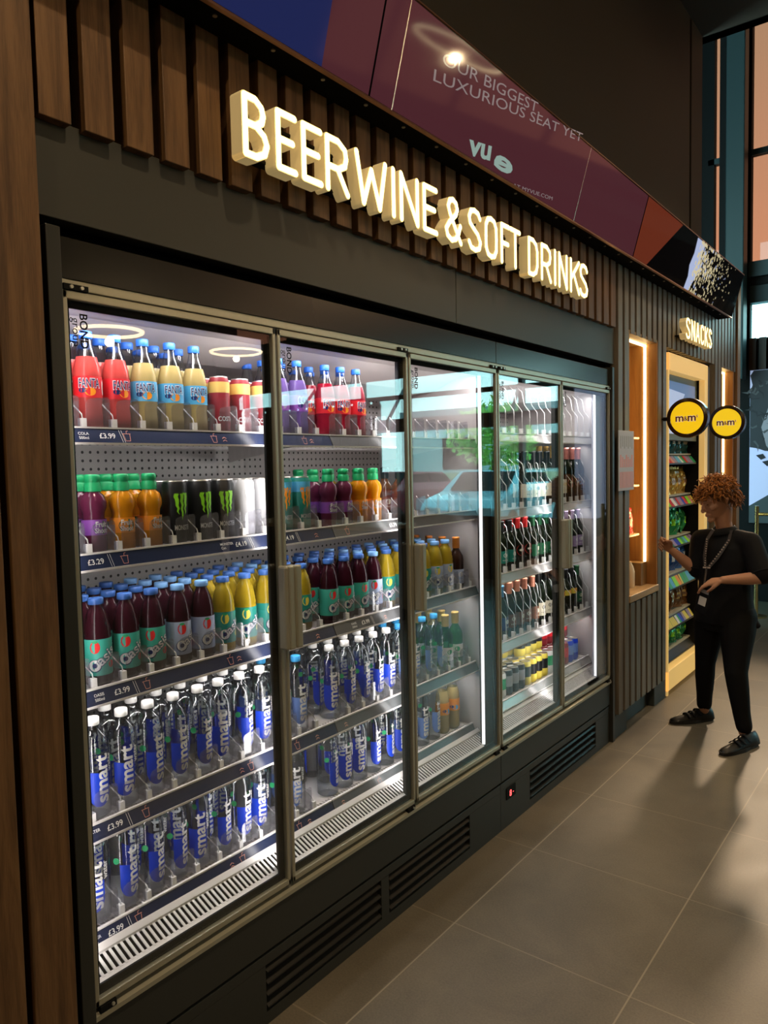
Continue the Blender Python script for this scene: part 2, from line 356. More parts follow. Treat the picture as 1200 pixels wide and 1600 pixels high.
# ---- batten cladding on the left wall
SL = [.809 + .1012 * k for k in range(33)]
cl = MB()
for y in SL:
    if y < 4.0: cl.bbox(-.028, .025, y, y + .070, 2.290, 3.0, .002)
cl.bbox(-.028, .03, .706, .797, 0, 3.0, .002).bbox(-.028, .03, .603, .690, 0, 3.0, .002)
for k in range(1, 9): cl.bbox(-.028, .03, .603 - k * .104, .690 - k * .104, 0, 3.0, .002)
struct(cl.obj('wall_left_battens', 'wood'))
rs = MB()
y = 4.062
RY = []
while y < 6.88: RY.append(y); y += .0985
for y in RY:
    y1 = y + .066
    if y1 < 4.24 or 4.74 < y and y1 < 4.965 or 6.13 < y and y1 < 6.335: rs.bbox(-.028, .022, y, y1, .13, 3.05, .002)
    else:
        rs.bbox(-.028, .022, y, y1, 2.29, 3.05, .002)
        if y < 4.76: rs.bbox(-.028, .022, y, y1, .13, .735, .002)
        elif y > 6.33: rs.bbox(-.028, .022, y, y1, .13, .735, .002)
        elif y > 5.93 and y1 < 6.15: rs.bbox(-.05, -.01, y, y1, .08, 2.27, .002)
struct(rs.obj('wall_left_battens', wood('daylit walnut batten', (.215, .180, .140), (.13, .108, .084), .42)))  # walnut with the daylight's grey cast put into its colour
struct(MB().bbox(-.5, .035, 6.80, 6.90, 0, 3.08, .004).obj('trim_7', 'woodend'))
struct(MB().box(-.04, -.026, -.4, 6.85, 2.29, 3.05).box(-.04, -.026, -.4, .81, 0, 2.4).box(-.04, -.026, 4.0, 4.24, .1, 2.3).box(-.04, -.026, 4.74, 4.96, .1, 2.3).box(-.04, -.026, 6.12, 6.34, .1, 2.3).box(-.04, -.026, 4.2, 4.78, .1, .74).box(-.04, -.026, 6.3, 6.8, .1, .74).obj('wall_left_backing', 'gap'))
struct(MB().bbox(-.10, .012, 4.02, 4.215, 0, .13, .003).bbox(-.10, -.035, 4.215, 4.72, .0, .10, .003).bbox(-.10, .012, 4.715, 4.95, 0, .13, .003).bbox(-.10, .012, 6.12, 6.30, 0, .13, .003).box(-.10, -.035, 6.3, 6.8, 0, .1).obj('baseboard_left', mat('graphite plinth', (.045, .055, .055), .5)))
struct(MB().bbox(-.05, .0, .797, 2.4235, 2.097, 2.300, .0015).obj('trim_8', 'fascia'))
struct(MB().bbox(-.05, .0, 2.4265, 4.052, 2.097, 2.300, .0015).obj('trim_9', 'fascia'))
struct(MB().box(-.7, -.06, .79, 4.06, 2.066, 2.097).box(-.7, -.03, 3.999, 4.055, 0, 2.1).box(-.7, -.03, .797, .808, 0, 2.1).obj('trim_10', 'gap'))

# ================================================================== COOLERS
Y0, W = .8451, .625
ZS = [1.665, 1.372, 1.052, .729, .458]           # tops of the price rails
XF = [-.083, -.083, -.088, -.092, -.112]         # their top outer edge
def door(cab, k, hinge, first):
    y0 = Y0 + k * W + .004; y1 = y0 + W - .008; z0, z1 = .366, 1.950
    d = MB().bbox(-.018, .010, y0, y0 + .011, z0, z1, .002).bbox(-.018, .010, y1 - .011, y1, z0, z1, .002).bbox(-.018, .010, y0, y1, z1 - .018, z1, .002).bbox(-.018, .010, y0, y1, z0, z0 + .016, .002).obj('door', 'alu', cab)
    t = .022
    MB().box(-.010, -.004, y0 + .010, y0 + .010 + t * .5, z0 + .015, z1 - .015).box(-.010, -.004, y1 - .011 - t, y1 - .010, z0 + .015, z1 - .015).box(-.010, -.004, y0 + .01, y1 - .01, z1 - .018 - .016, z1 - .016).box(-.010, -.004, y0 + .01, y1 - .01, z0 + .014, z0 + .014 + .024).obj('black_border', 'black', d)
    MB().box(-.002, .003, y0 + .009, y1 - .009, z0 + .014, z1 - .016).obj('glass_pane', 'glass', d)
    yh = y1 - .012 if hinge == 'L' else y0 + .012
    h = MB().bbox(.010, .042, yh - .009, yh + .009, 1.055, 1.292, .006)
    h.bbox(.030, .046, yh - (.026 if hinge == 'R' else -.002) + (.0 if hinge == 'L' else .024), yh + (.024 if hinge == 'L' else .022), 1.055, 1.292, .005)
    h.obj('door_handle', 'alu', d)
    yc = y0 + .03 if hinge == 'L' else y1 - .03
    MB().box(.0, .014, yc - .028, yc + .028, z1 + .001, z1 + .013).cyl((.012, yc + .012, z1 + .007), .004, .006, (1, 0, 0), 8, 1).cyl((.012, yc - .012, z1 + .007), .004, .006, (1, 0, 0), 8, 1).obj('hinge', ['black', 'alu_light'], d)
    MB().box(.0, .014, yc - .02, yc + .02, z0 - .016, z0 - .001).cyl((.012, yc + .01, z0 - .008), .004, .006, (1, 0, 0), 8, 1).obj('hinge', ['black', 'alu_light'], d)
    if first:
        m = MB(); put_text(m, 'BOND', (.0045, y0 + .040, z1 - .045), (0, 0, -1), (0, 1, 0), .026, bold=.02); put_text(m, 'group', (.0045, y0 + .022, z1 - .055), (0, 0, -1), (0, 1, 0), .026)
        m.obj('etched_logo', 'black', d)
    return d
def price_rail(sh, y0, y1, xt, zt, m, prices, icons, chev):
    """tilted rail: top edge at (xt, zt), bottom edge 15 mm nearer the door, 34 mm lower"""
    r = MB().prism([(xt, zt), (xt + .015, zt - .033), (xt + .011, zt - .035), (xt - .004, zt - .001)], 'y', y0, y1)
    o = r.obj('price_rail', m, sh)
    MB().box(xt - .006, xt + .002, y0, y1, zt, zt + .004).box(xt + .010, xt + .0175, y0, y1, zt - .038, zt - .033).obj('rail_edge', 'shelfwhite', sh)
    v = Vector((-.015, 0, .033)).normalized(); nrm = Vector((.033, 0, .015)).normalized()
    def org(y, f): return Vector((xt + .015, y, zt - .033)) + v * f + nrm * .0008
    m1 = MB(); m2 = MB()
    for y, p, a, b in prices:
        put_text(m1, p, org(y, .011), (0, 1, 0), v, .019, bold=.012)
        put_text(m1, a, org(y - .052, .019), (0, 1, 0), v, .010, bold=.01)
        put_text(m1, b, org(y - .052, .008), (0, 1, 0), v, .010, bold=.01)
        for s in (.058, .064): m1.add([org(y + s, .001), org(y + s + .001, .001), org(y + s - .003, .033), org(y + s - .004, .033)], [(0, 1, 2, 3)])
    for y in icons:
        def L(a, b, wd=.0011):
            d = Vector((0, b[0] - a[0], 0)) + v * (b[1] - a[1]); s = nrm.cross(d).normalized() * wd / 2
            A = org(y + a[0], a[1]); B = org(y + b[0], b[1]); m2.add([A - s, B - s, B + s, A + s], [(0, 1, 2, 3)])
        L((-.006, .005), (.006, .005)); L((-.006, .005), (-.009, .024)); L((.006, .005), (.009, .024)); L((-.011, .024), (.011, .024)); L((0, .024), (.001, .031)); L((.001, .031), (.006, .032))
    for y in chev:
        for dz in (.012, .020):
            A = org(y - .007, dz - .004); B = org(y, dz); C = org(y + .007, dz - .004); q = v * .002
            m2.add([A, B, C, C + q, B + q, A + q], [(0, 1, 4, 5), (1, 2, 3, 4)])
    if m1.v: m1.obj('price_print', 'ink', sh)
    if m2.v: m2.obj('cup_symbol', 'coral', sh)
    return o
def divider_mesh(tall=.0):
    m = MB()
    m.box(-.010, .006, -.0065, .0065, 0, .030, 0).box(-.014, .010, -.0095, .0095, 0, .006, 0)
    m.tube([(.0, 0, .028), (-.004, 0, .040), (-.030, -.018, .075), (-.034, -.019, .082)], .0016, 6, 0)
    return m.mesh('shelf_divider', 'clip')
def divider_tall_mesh():
    m = MB()
    m.box(-.010, .006, -.006, .006, 0, .034, 0)
    m.tube([(.004, 0, .03), (.002, .001, .115), (-.02, -.012, .15), (-.03, -.014, .21), (-.06, -.012, .235)], .0019, 6, 0)
    return m.mesh('shelf_divider', 'clip')
def stop_mesh():
    n = 10; vs = []; w2 = .031; H = .082
    out = [(-w2, .004), (w2, .004)] + [(w2 - .008 + .008 * math.cos(a), H - .008 + .008 * math.sin(a)) for a in (0, PI / 4, PI / 2)] + [(-w2 + .012 + .012 * math.cos(a), H - .018 + .012 * math.sin(a)) for a in (PI / 2, PI * .75, PI)]
    m = MB().prism(out, 'x', .002, .0042); m.box(-.03, .0042, w2 - .0012, w2, .004, H - .012)
    return m.mesh('front_stop', 'acrylic')
DIV = divider_mesh(); DIVT = divider_tall_mesh(); STOP = stop_mesh()
def shelf_unit(cab, lvl, y0, y1, railm, lanes, prices=(), icons=(), chev=(), div=None, stops=True, rails=None, zt=None, phase=0):
    zt = zt if zt is not None else ZS[lvl]; xt = XF[lvl]; zf = zt - .006
    s = MB()
    s.box(-.56, xt - .003, y0, y1, zf - .010, zf)
    s.box(xt - .030, xt - .002, y0, y1, zf - .030, zf)
    if lvl < 4:
        for yy in (y0 + .01, (y0 + y1) / 2, y1 - .012): s.prism([(-.56, zf - .01), (xt - .05, zf - .01), (-.56, zf - .07)], 'y', yy, yy + .003)
    for q in range(int((y1 - y0) / .0132)): s.box(xt - .03, xt - .004, y0 + q * .0132, y0 + q * .0132 + .004, zf, zf + .0025)
    sh = s.obj('shelf' if lvl < 4 else 'base_deck', 'shelfwhite', cab)
    for (a, b, mm) in (rails or [(y0, y1, railm)]):
        price_rail(sh, a + .001, b - .001, xt, zt, mm, [p for p in prices if a < p[0] < b], [p for p in icons if a < p < b], [p for p in chev if a < p < b])
    global _ndiv
    for yc in lanes:
        if _ndiv[0] >= 99: continue
        _ndiv[0] += 1
        d = bpy.data.objects.new('shelf_divider', div or DIV); COL.objects.link(d); d.parent = sh; d.location = (xt - .014, yc + .0395, zf)
        if stops:
            c = bpy.data.objects.new('front_stop', STOP); COL.objects.link(c); c.parent = sh; c.location = (xt - .016, yc, zf)
    if lvl < 4:
        L = area('shelf_nose_lamp', (xt - .034, (y0 + y1) / 2, zf - .034), (-.35, 0, -1), .012, y1 - y0 - .04, 1.15 * (y1 - y0), (1, .92, .89), 165)
        zax = Vector((.35, 0, 1)).normalized(); yax = Vector((0, 1, 0)); xax = yax.cross(zax); L.rotation_euler = Matrix((xax, yax, zax)).transposed().to_euler()
    return sh
_ndiv = [0]
def cooler(k0, n, label, hinges, vents, disp):
    a = Y0 + k0 * W; b = a + n * W
    cab = thing('drinks_cooler', label, 'fridge')
    if k0 == 0: MB().bbox(-.70, .022, a - .033, a - .001, .0, 2.075, .002).obj('side_panel', 'metal_dark', cab)
    else: MB().bbox(-.70, .022, b + .001, b + .030, .0, 2.075, .002).obj('side_panel', 'metal_dark', cab)
    MB().bbox(-.05, .004, a + .001, b - .001, 1.975, 2.062, .0015).obj('header_panel', 'header', cab)
    MB().box(-.65, -.05, a, b, 1.958, 2.05).obj('roof_panel', 'metal_dark', cab)
    MB().bbox(-.05, .008, a, b, 1.9525, 1.9715, .002).box(-.05, .0, a, b, 1.9715, 1.975).obj('door_rail', 'alu', cab)
    lo = MB().prism([(-.05, .352), (.004, .352), (.014, .348), (.014, .337), (-.05, .337)], 'y', a, b); lo.obj('door_rail', 'alu', cab)
    MB().bbox(-.05, .006, a + .001, b - .001, .214, .336, .002).obj('lower_panel', 'metal_dark', cab)
    MB().box(-.65, -.04, a + .001, b - .001, .0, .335).obj('motor_housing', 'gap', cab)
    kp = MB(); ys = [a] + [v for q in vents for v in q] + [b]
    z0, z1 = .036, .172
    kp.bbox(-.035, .002, a + .001, b - .001, z1, .203, .0015).box(-.035, .002, a + .001, b - .001, 0, z0)
    for i in range(0, len(ys), 2): kp.box(-.035, .002, ys[i] + (.001 if i == 0 else 0), ys[i + 1] - (.001 if i == len(ys) - 2 else 0), z0, z1)
    kick = kp.obj('kick_panel', 'metal_dark', cab)
    for v0, v1 in vents:
        g = MB(); h = (z1 - z0) / 4
        for i in range(4):
            zb = z0 + i * h; g.prism([(-.030, zb + h * .98), (-.028, zb + h), (.004, zb + h * .42), (.005, zb + h * .34), (.002, zb + h * .34)], 'y', v0 + .004, v1 - .004)
        g.obj('vent_grille', 'header', kick)
    if disp:
        dd = MB().bbox(.001, .006, 2.768, 2.850, .118, .168, .001).obj('temperature_display', 'black', kick)
    MB().box(-.62, -.60, a, b, .42, 1.96).obj('back_panel', 'perf', cab)
    MB().box(-.60, -.02, a + .001, a + .012, .34, 1.95).obj('inner_side', 'greyin', cab)
    MB().box(-.60, -.02, b - .012, b - .001, .34, 1.95).obj('inner_side', 'greyin', cab)
    MB().prism([(-.60, 1.86), (-.60, 1.955), (-.02, 1.955), (-.02, 1.945), (-.16, 1.935), (-.30, 1.88)], 'y', a + .012, b - .012).obj('air_canopy', 'greyin', cab)
    # intake grille
    x0, x1, zz0, zz1 = -.098, -.036, .423, .394
    MB().prism([(x0, zz0 - .004), (x1, zz1 - .004), (x1, .35), (x0, .35)], 'y', a + .012, b - .012).obj('grille_bed', 'gap', cab)
    g = MB(); g.prism([(x1 - .004, zz1 + .001), (-.020, .386), (-.020, .352), (x1 - .004, .352)], 'y', a + .012, b - .012)
    g.prism([(x0, zz0 + .012), (x0 + .012, zz0 - .0005), (x0 + .012, zz0 - .008), (x0, zz0 - .008)], 'y', a + .012, b - .012)
    yy = a + .02; p = .0166
    while yy < b - .02:
        g.prism([(x0, zz0), (x1, zz1), (x1, zz1 - .003), (x0, zz0 - .003)], 'y', yy, yy + .0068); yy += p * .93
    g.obj('intake_grille', 'white', cab)
    for i in range(n): door(cab, k0 + i, hinges[i], True)
    # light tubes: behind each door post and under the header
    for i in range(n + 1):
        yy = a + i * W; yy = min(max(yy, a + .020), b - .020)
        yt = yy if i < n else b - (.082 if k0 == 0 else .125)
        MB().box(-.034, -.024, yt - .004, yt + .004, .40, 1.93, 0).obj('light_tube', 'ledcool', cab)
        if i == n: MB().bbox(-.050, -.022, yt + .006, b - .002, .36, 1.95, .003).obj('door_jamb', 'jamb' if k0 == 0 else 'jambpale', cab)
        if 0 < i < n: MB().box(-.040, -.020, yy - .012, yy - .0062, .36, 1.95).box(-.040, -.020, yy + .0062, yy + .012, .36, 1.95).obj('door_post', 'metal_dark', cab)
        if i == n: continue
        L = area('light_tube_lamp', (-.045, yy, 1.16), (-1, 0, 0), .03, 1.5, (1.9 if 0 < i < n else 2.4) * (.9 if k0 else 1.0), (1, .92, .90), 175)
        L.rotation_euler = Matrix(((0, 0, 1), (1, 0, 0), (0, 1, 0))).to_euler()
        L.data.size = .03; L.data.size_y = 1.5
    MB().box(-.034, -.024, a + .02, b - .02, 1.934, 1.944).obj('light_tube', 'ledcool', cab)
    L = area('canopy_lamp', (-.07, (a + b) / 2, 1.925), (-.45, 0, -1), .03, b - a - .06, 2.4 * n, (1, .91, .90), 170)
    zax = Vector((.45, 0, 1)).normalized(); yax = Vector((0, 1, 0)); xax = yax.cross(zax)
    L.rotation_euler = Matrix((xax, yax, zax)).transposed().to_euler()
    return cab
c1 = cooler(0, 3, 'dark steel three-door drinks cooler under the long illuminated sign', 'LRR', [(1.364, 1.893), (1.935, 2.467)], False)
c2 = cooler(3, 2, 'dark steel two-door wine and beer cooler beside the open shelving bay', 'LR', [(2.992, 3.770)], True)
m = MB(); put_text(m, '8', (.0068, 2.792, .128), (0, 1, 0), (0, 0, 1), .038, bold=.02); put_text(m, '-', (.0068, 2.822, .132), (0, 1, 0), (0, 0, 1), .03); m.obj('red_digits', 'red_led', [o for o in bpy.data.objects if o.name.startswith('temperature_display')][0].parent)

P1 = .0793
LA = [.9055 + P1 * i for i in range(11)]; LB = [1.83 + P1 * j for j in range(11)]
LW = [.889 + .078 * i for i in range(11)]; LWB = [1.83 + .0785 * j for j in range(11)]
Ya, Yb, Yc = Y0 + .013, 1.7825, Y0 + 3 * W - .03
RL = [(Ya, 1.7815, 'navy'), (1.7835, Yc, 'greyrail')]
shelf_unit(c1, 0, Ya, Yc, None, LA + LB, [(.972, '£3.99', 'COLA', '500ml')], [1.045, 1.31, 1.66], [1.345, 1.69], rails=RL)
shelf_unit(c1, 1, Ya, Yc, None, LA + LB, [(.928, '£3.29', '', ''), (1.372, '£4.19', 'MONSTER', 'Can'), (1.56, '£4.19', 'MONSTER', 'ULTRA'), (2.08, '£1.79', '', '')], [1.025, 1.85], [1.70], rails=RL)
shelf_unit(c1, 2, Ya, Yc, None, LA + LB, [(.985, '£3.99', 'OASIS', '500ml'), (1.92, '£3.99', 'OASIS', '500ml')], [1.075, 1.345], [1.375, 1.70, 2.05], rails=RL)
shelf_unit(c1, 3, Ya, Yc, None, LW + LWB, [(.953, '£3.99', 'WATER', '')], [1.06, 1.41, 1.60], [1.375, 1.69, 1.83], rails=RL)
shelf_unit(c1, 4, Ya, Yc, None, (LW + LWB)[:11], [(.955, '£3.99', 'WATER', 'Bottle')], [1.04, 1.385, 1.62, 2.03], [1.345, 1.665, 1.83], rails=RL)
_ndiv = [0]
LC = [2.78 + .0793 * j for j in range(15)]
Ye, Yf = Y0 + 3 * W + .013, Y0 + 5 * W - .013
Z2 = [1.697, 1.356, 1.071, .757, .478]
for lv in range(5):
    shelf_unit(c2, lv, Ye, Yf, 'lit_rail', LC if lv < 4 else [], [], div=DIVT, stops=False, zt=Z2[lv])

# ================================================================== DRINKS
C = lambda *a, **k: mat(*a, **k)
MT['pet'] = clear('clear bottle plastic', (.90, .92, .93), (.34, .37, .40), .07, .06, edgepow=1.8)
MT['petgreen'] = clear('green bottle glass', (.25, .72, .30), (.05, .30, .08), .05, .03)
MT['capwhite'] = C('white cap', (.80, .78, .75), .45); MT['capblue'] = C('blue cap', (.03, .16, .70), .4); MT['capsky'] = C('sky blue cap', (.04, .30, .62), .4)
MT['capnavy'] = C('mid blue cap', (.04, .12, .38), .4); MT['caplight'] = C('light blue cap', (.18, .38, .70), .4); MT['capgreen'] = C('green sports cap', (.01, .34, .12), .4)
MT['capgold'] = C('gold cap', (.75, .52, .16), .35, .3); MT['capred'] = C('red cap', (.75, .06, .05), .4); MT['capyellow'] = C('yellow cap', (.9, .6, .04), .4)
def liq(n, c, t=.35): MT[n] = mat('drink ' + n, c, .12, 0, .5, trans=t, ior=1.3)
liq('l_red', (.70, .09, .08)); liq('l_amber', (.52, .40, .16)); liq('l_purple', (.14, .02, .06), .2); liq('l_orange', (.95, .36, .01)); liq('l_dark', (.035, .006, .012), .1)
liq('l_yellow', (.46, .32, .02)); liq('l_cherry', (.32, .01, .03), .2); liq('l_cola', (.03, .012, .008), .1); liq('l_grape', (.16, .10, .32), .2)
MT['wineglass'] = mat('dark bottle glass', (.008, .012, .006), .06, 0, .6); MT['brownglass'] = mat('amber bottle glass', (.10, .03, .008), .07, 0, .6)
MT['tin'] = mat('can lid metal', (.62, .58, .54), .28, .9)
for n, c in dict(blue=(.006, .05, .60), paleblue=(.18, .32, .80), white=(.86, .85, .83), green=(.03, .40, .16), mint=(.06, .46, .36), navy=(.01, .02, .12), red=(.72, .02, .03), orange=(.95, .32, .02),
                 sky=(.10, .45, .75), lav=(.42, .50, .72), straw=(.80, .03, .03), lemon=(.85, .68, .10), purple=(.28, .08, .42), black=(.01, .01, .012), lime=(.30, .80, .03), grey=(.35, .34, .36), silver=(.62, .62, .64),
                 maroon=(.25, .02, .03), gold=(.75, .50, .14), teal=(.02, .24, .20), copper=(.55, .20, .12), pink=(.72, .30, .26), steelblue=(.05, .20, .36), cream=(.80, .72, .55), darkgreen=(.01, .10, .04), violet=(.35, .26, .45), brown=(.16, .05, .02), leaf=(.35, .55, .08)).items():
    MT['p_' + n] = mat('print ' + n, c, .4, 0, .4)
for n, c in dict(gold=(.80, .50, .14), copper=(.62, .24, .15), pink=(.75, .28, .24), steelblue=(.08, .28, .48), red=(.65, .03, .03), darkgreen=(.02, .10, .04), black=(.02, .02, .02), violet=(.40, .30, .45), lime=(.40, .60, .08), orange=(.80, .28, .05)).items():
    MT['f_' + n] = mat('foil ' + n, c, .3, .45)
def cap(r, z, h, m, seg=18): return MB().lathe([(r * .96, z), (r, z + .001), (r, z + h - .002), (r * .92, z + h)], seg).mesh('cap', m)
KIND = {}
def smart(capm, blue, r=.0368, H=.246):
    s = H / .246
    pr = [(r * .82, 0), (r, .006), (r, .158), (r * .985, .170), (r * .92, .184), (r * .78, .197), (r * .58, .207), (.0140, .214), (.0130, .219), (.0125, .224)]
    b = MB().lathe([(a, z * s) for a, z in pr], 24); b.lathe([(.0155, .2215 * s), (.0155, .2235 * s)], 18)
    l = MB()
    n = 20; vs = []; rr = r + .0003
    outl = [(-.024, .118), (.020, .108)] + [(.000 + .026 * math.cos(a), .062 + .032 * math.sin(a)) for a in [0, -.35, -.7, -1.05, -1.4, -1.75, -2.1, -2.45, -2.8, -PI]]
    # blue patch as vertical strips so that it follows the bottle
    def zlo(u): return .066 - .036 * math.sqrt(max(0, 1 - (u / .027) ** 2))
    k = 12
    for i in range(k):
        ua = -.0265 + .053 * i / k; ub = ua + .053 / k
        l.add([(rr * math.cos(q / rr), rr * math.sin(q / rr), z) for q, z in ((ua, zlo(ua)), (ub, zlo(ub)), (ub, .113 - ub * .2), (ua, .113 - ua * .2))], [(0, 1, 2, 3)], 0, True)
    wrap_text(l, 'smart', r + .0006, .12, .098, .047, 1, True, .025, .118)
    wrap_text(l, 'water', r + .0006, .78, .132, .020, 1, True, .02, .046)
    blob(l, r + .0004, -.95, .128, .0085, .0085, 2)
    return [('bottle_body', b.mesh('bottle_body', 'pet')), ('cap', cap(.0158, .224 * s, .018, capm)), ('label', l.mesh('label', [blue, 'p_white', 'p_green']))]
def fanta(liquid, lab, blobc, txt='FANTA', r=.0325):
    pr = [(r * .8, 0), (r, .008), (r, .040), (r * .94, .058), (r, .072), (r, .128), (r * .93, .150), (r * .74, .175)]
    b = MB().lathe(pr, 24, mi=0, cap1=False); b.lathe([(r * .74, .175), (r * .5, .198), (.0135, .212), (.0128, .219)], 24, mi=1, cap0=False)
    l = MB(); band(l, r + .0004, .078, .128, mi=0); wrap_text(l, txt, r + .0009, .05, .112, .030, 1, bold=.05, width=.052); wrap_text(l, txt, r + .0012, .05, .112, .028, 2, bold=.01, width=.049)
    blob(l, r + .0007, .1, .092, .013, .010, 3); blob(l, r + .0007, -.45, .095, .009, .006, 2); blob(l, r + .0007, 1.3, .103, .006, .019, 1)
    return [('bottle_body', b.mesh('bottle_body', [liquid, 'pet'])), ('cap', cap(.0155, .218, .018, 'capblue')), ('label', l.mesh('label', [lab, 'p_white', 'p_navy', blobc]))]
def oasis(liquid, lab, fruit, capm='capnavy', r=.0325):
    pr = [(r * .85, 0), (r, .006), (r, .118), (r * .95, .124), (r, .130), (r * .93, .137), (r * .95, .142), (r * .86, .150), (r * .87, .156), (r * .76, .166), (r * .76, .170), (r * .58, .182), (.0150, .190), (.0145, .197)]
    b = MB().lathe(pr, 24)
    l = MB(); band(l, r + .0004, .026, .114, mi=0)
    wrap_text(l, 'asis', r + .0010, .40, .074, .038, 3, bold=.045, width=.056, tilt=.60); wrap_text(l, 'asis', r + .0014, .40, .0745, .037, 1, bold=.012, width=.054, tilt=.60)
    blob(l, r + .0008, -.46, .050, .0160, .0160, 3); blob(l, r + .0012, -.46, .051, .0140, .0140, 1); blob(l, r + .0016, -.46, .051, .006, .006, 3)
    blob(l, r + .0007, -.42, .095, .012, .015, 2); blob(l, r + .0010, -.42, .108, .007, .0035, 4); blob(l, r + .0007, .85, .050, .010, .009, 2)
    return [('bottle_body', b.mesh('bottle_body', liquid)), ('cap', cap(.0185, .196, .015, capm)), ('label', l.mesh('label', [lab, 'p_white', fruit, 'p_navy', 'p_green']))]
def shoot(liquid, lab, r=.031):
    pr = [(r * .8, 0), (r * .95, .006), (r * .92, .05), (r * .80, .088), (r * .84, .098), (r, .110), (r * 1.0, .124), (r * .86, .138), (.018, .146), (.017, .150)]
    b = MB().lathe(pr, 24)
    c = MB().lathe([(.0195, .149), (.0195, .166), (.017, .170), (.0165, .172), (.0185, .174), (.0185, .186), (.015, .190)], 20)
    l = MB(); rr = r * .91
    band(l, rr + .001, .045, .082, mi=0); wrap_text(l, 'Fruit', rr + .0018, .05, .071, .018, 1, bold=.03, width=.030); wrap_text(l, 'Shoot', rr + .0018, .05, .056, .017, 1, bold=.03, width=.034)
    blob(l, rr + .0014, .05, .063, .021, .016, 2)
    return [('bottle_body', b.mesh('bottle_body', liquid)), ('cap', c.mesh('cap', 'capgreen')), ('label', l.mesh('label', [lab, 'p_white', 'p_darkgreen']))]
def can(body, mark, r=.033, H=.168, txt=None, txtm='p_white', claw=False, bandm=None, topm=None, waves=False):
    b = MB().lathe([(r * .80, 0), (r * .86, .003), (r, .011), (r, H - .014), (r * .86, H - .003)], 22, mi=0, cap1=False)
    if topm: band(b, r + .0003, H * .72, H - .015, mi=1)
    t = MB().lathe([(r * .86, H - .003), (r * .88, H), (r * .84, H), (r * .82, H - .004)], 22); t.tube([(r * .1, -.004, H - .003), (r * .45, 0, H - .0025), (r * .1, .004, H - .003)], .002, 5)
    l = MB()
    if claw:
        for s, w0 in ((-.016, .006), (.0, .005), (.014, .006)):
            zt = H * .80; zb = H * .42 + abs(s) * .6 - (s == 0) * .006; k = 7; pts = []
            for i in range(k + 1):
                q = i / k; z = zt + (zb - zt) * q; wv = w0 * (1 - q) ** .6 + .0006; j = .0018 * math.sin(i * 2.6 + s * 300); u = s * (1 - .35 * q) + j
                pts.append(((u - wv), (u + wv * .8), z))
            for i in range(k):
                a, c_ = pts[i], pts[i + 1]
                l.add([((r + .0006) * math.cos(q / r), (r + .0006) * math.sin(q / r), z) for q, z in ((a[0], a[2]), (c_[0], c_[2]), (c_[1], c_[2]), (a[1], a[2]))], [(0, 1, 2, 3)], 0)
        blob(l, r + .0006, -.0, H * .80, .021, .0025, 0)
    if txt: wrap_text(l, txt, r + .0007, .05, H * .27, .018, 1, bold=.02, width=.048)
    if bandm: band(l, r + .0003, H * .25, H * .62, mi=2)
    if not l.v: blob(l, r + .0005, 0, H * .5, .012, .02, 0)
    return [('can_body', b.mesh('can_body', [body] + ([topm] if topm else []))), ('can_lid', t.mesh('can_lid', 'tin')), ('label', l.mesh('label', [mark, txtm] + ([bandm] if bandm else [])))]
def smallcan(body, bandm, r=.030, H=.118):
    b = MB().lathe([(r * .82, 0), (r, .010), (r, H * .35)], 14, mi=0, cap1=False).lathe([(r, H * .35), (r, H * .78)], 14, mi=1, cap0=False, cap1=False).lathe([(r, H * .78), (r, H - .012), (r * .87, H - .002)], 14, mi=0, cap0=False, cap1=False).lathe([(r * .87, H - .002), (r * .89, H), (r * .84, H), (r * .82, H - .004)], 14, mi=2)
    return [('', b.mesh('drink_can', [body, bandm, 'tin']))]
def wine(glass, foil, lab, mark, r=.036, H=.29, disc=False, labz=(.05, .12)):
    s = H / .29
    pr = [(r * .85, 0), (r, .005), (r, .165), (r * .93, .185), (r * .66, .205), (r * .42, .222), (.0150, .238), (.0140, .262), (.0140, .286)]
    b = MB().lathe([(a, z * s) for a, z in pr], 20)
    f = MB().lathe([(.0150, .225 * s + .002), (.0158, .232 * s), (.0155, .280 * s), (.0165, .281 * s), (.0165, .2875 * s), (.014, .290 * s)], 16)
    l = MB()
    if disc: blob(l, r + .0006, 0, .105 * s, .026, .026, 0); blob(l, r + .0009, 0, .105 * s, .012, .006, 1)
    else: band(l, r + .0005, labz[0] * s, labz[1] * s, -1.3, 1.3, 0); blob(l, r + .0009, 0, (labz[0] * .35 + labz[1] * .65) * s, .012, .010, 1); wrap_text(l, 'IIIIII', r + .0009, 0, (labz[0] * .75 + labz[1] * .25) * s, .008, 1, width=.03)
    return [('bottle_body', b.mesh('bottle_body', glass)), ('foil_capsule' if H > .24 else 'bottle_cap', f.mesh('foil_capsule', foil)), ('label', l.mesh('label', [lab, mark]))]

KIND['waterw'] = (smart('capwhite', 'p_blue'), 'clear water bottle with white cap and blue patch', 'drink_bottle', 'bottle', .0755)
KIND['waterb'] = (smart('capsky', 'p_paleblue'), 'clear water bottle with sky-blue cap and pale patch', 'drink_bottle', 'bottle', .0755)
KIND['fred'] = (fanta('l_red', 'p_red', 'p_orange'), 'red fizzy drink bottle with blue cap', 'drink_bottle', 'bottle', .070)
KIND['fyel'] = (fanta('l_amber', 'p_sky', 'p_orange'), 'amber fizzy drink bottle with sky-blue label', 'drink_bottle', 'bottle', .070)
KIND['fdark'] = (fanta('l_cherry', 'p_red', 'p_orange'), 'dark cherry fizzy drink bottle with blue cap', 'drink_bottle', 'bottle', .070)
KIND['fpur'] = (fanta('l_grape', 'p_purple', 'p_violet', 'COSTA'), 'purple drink bottle with violet label', 'drink_bottle', 'bottle', .070)
KIND['ored'] = (oasis('l_dark', 'p_mint', 'p_straw'), 'dark berry juice bottle with mint label', 'juice_bottle', 'bottle', .070)
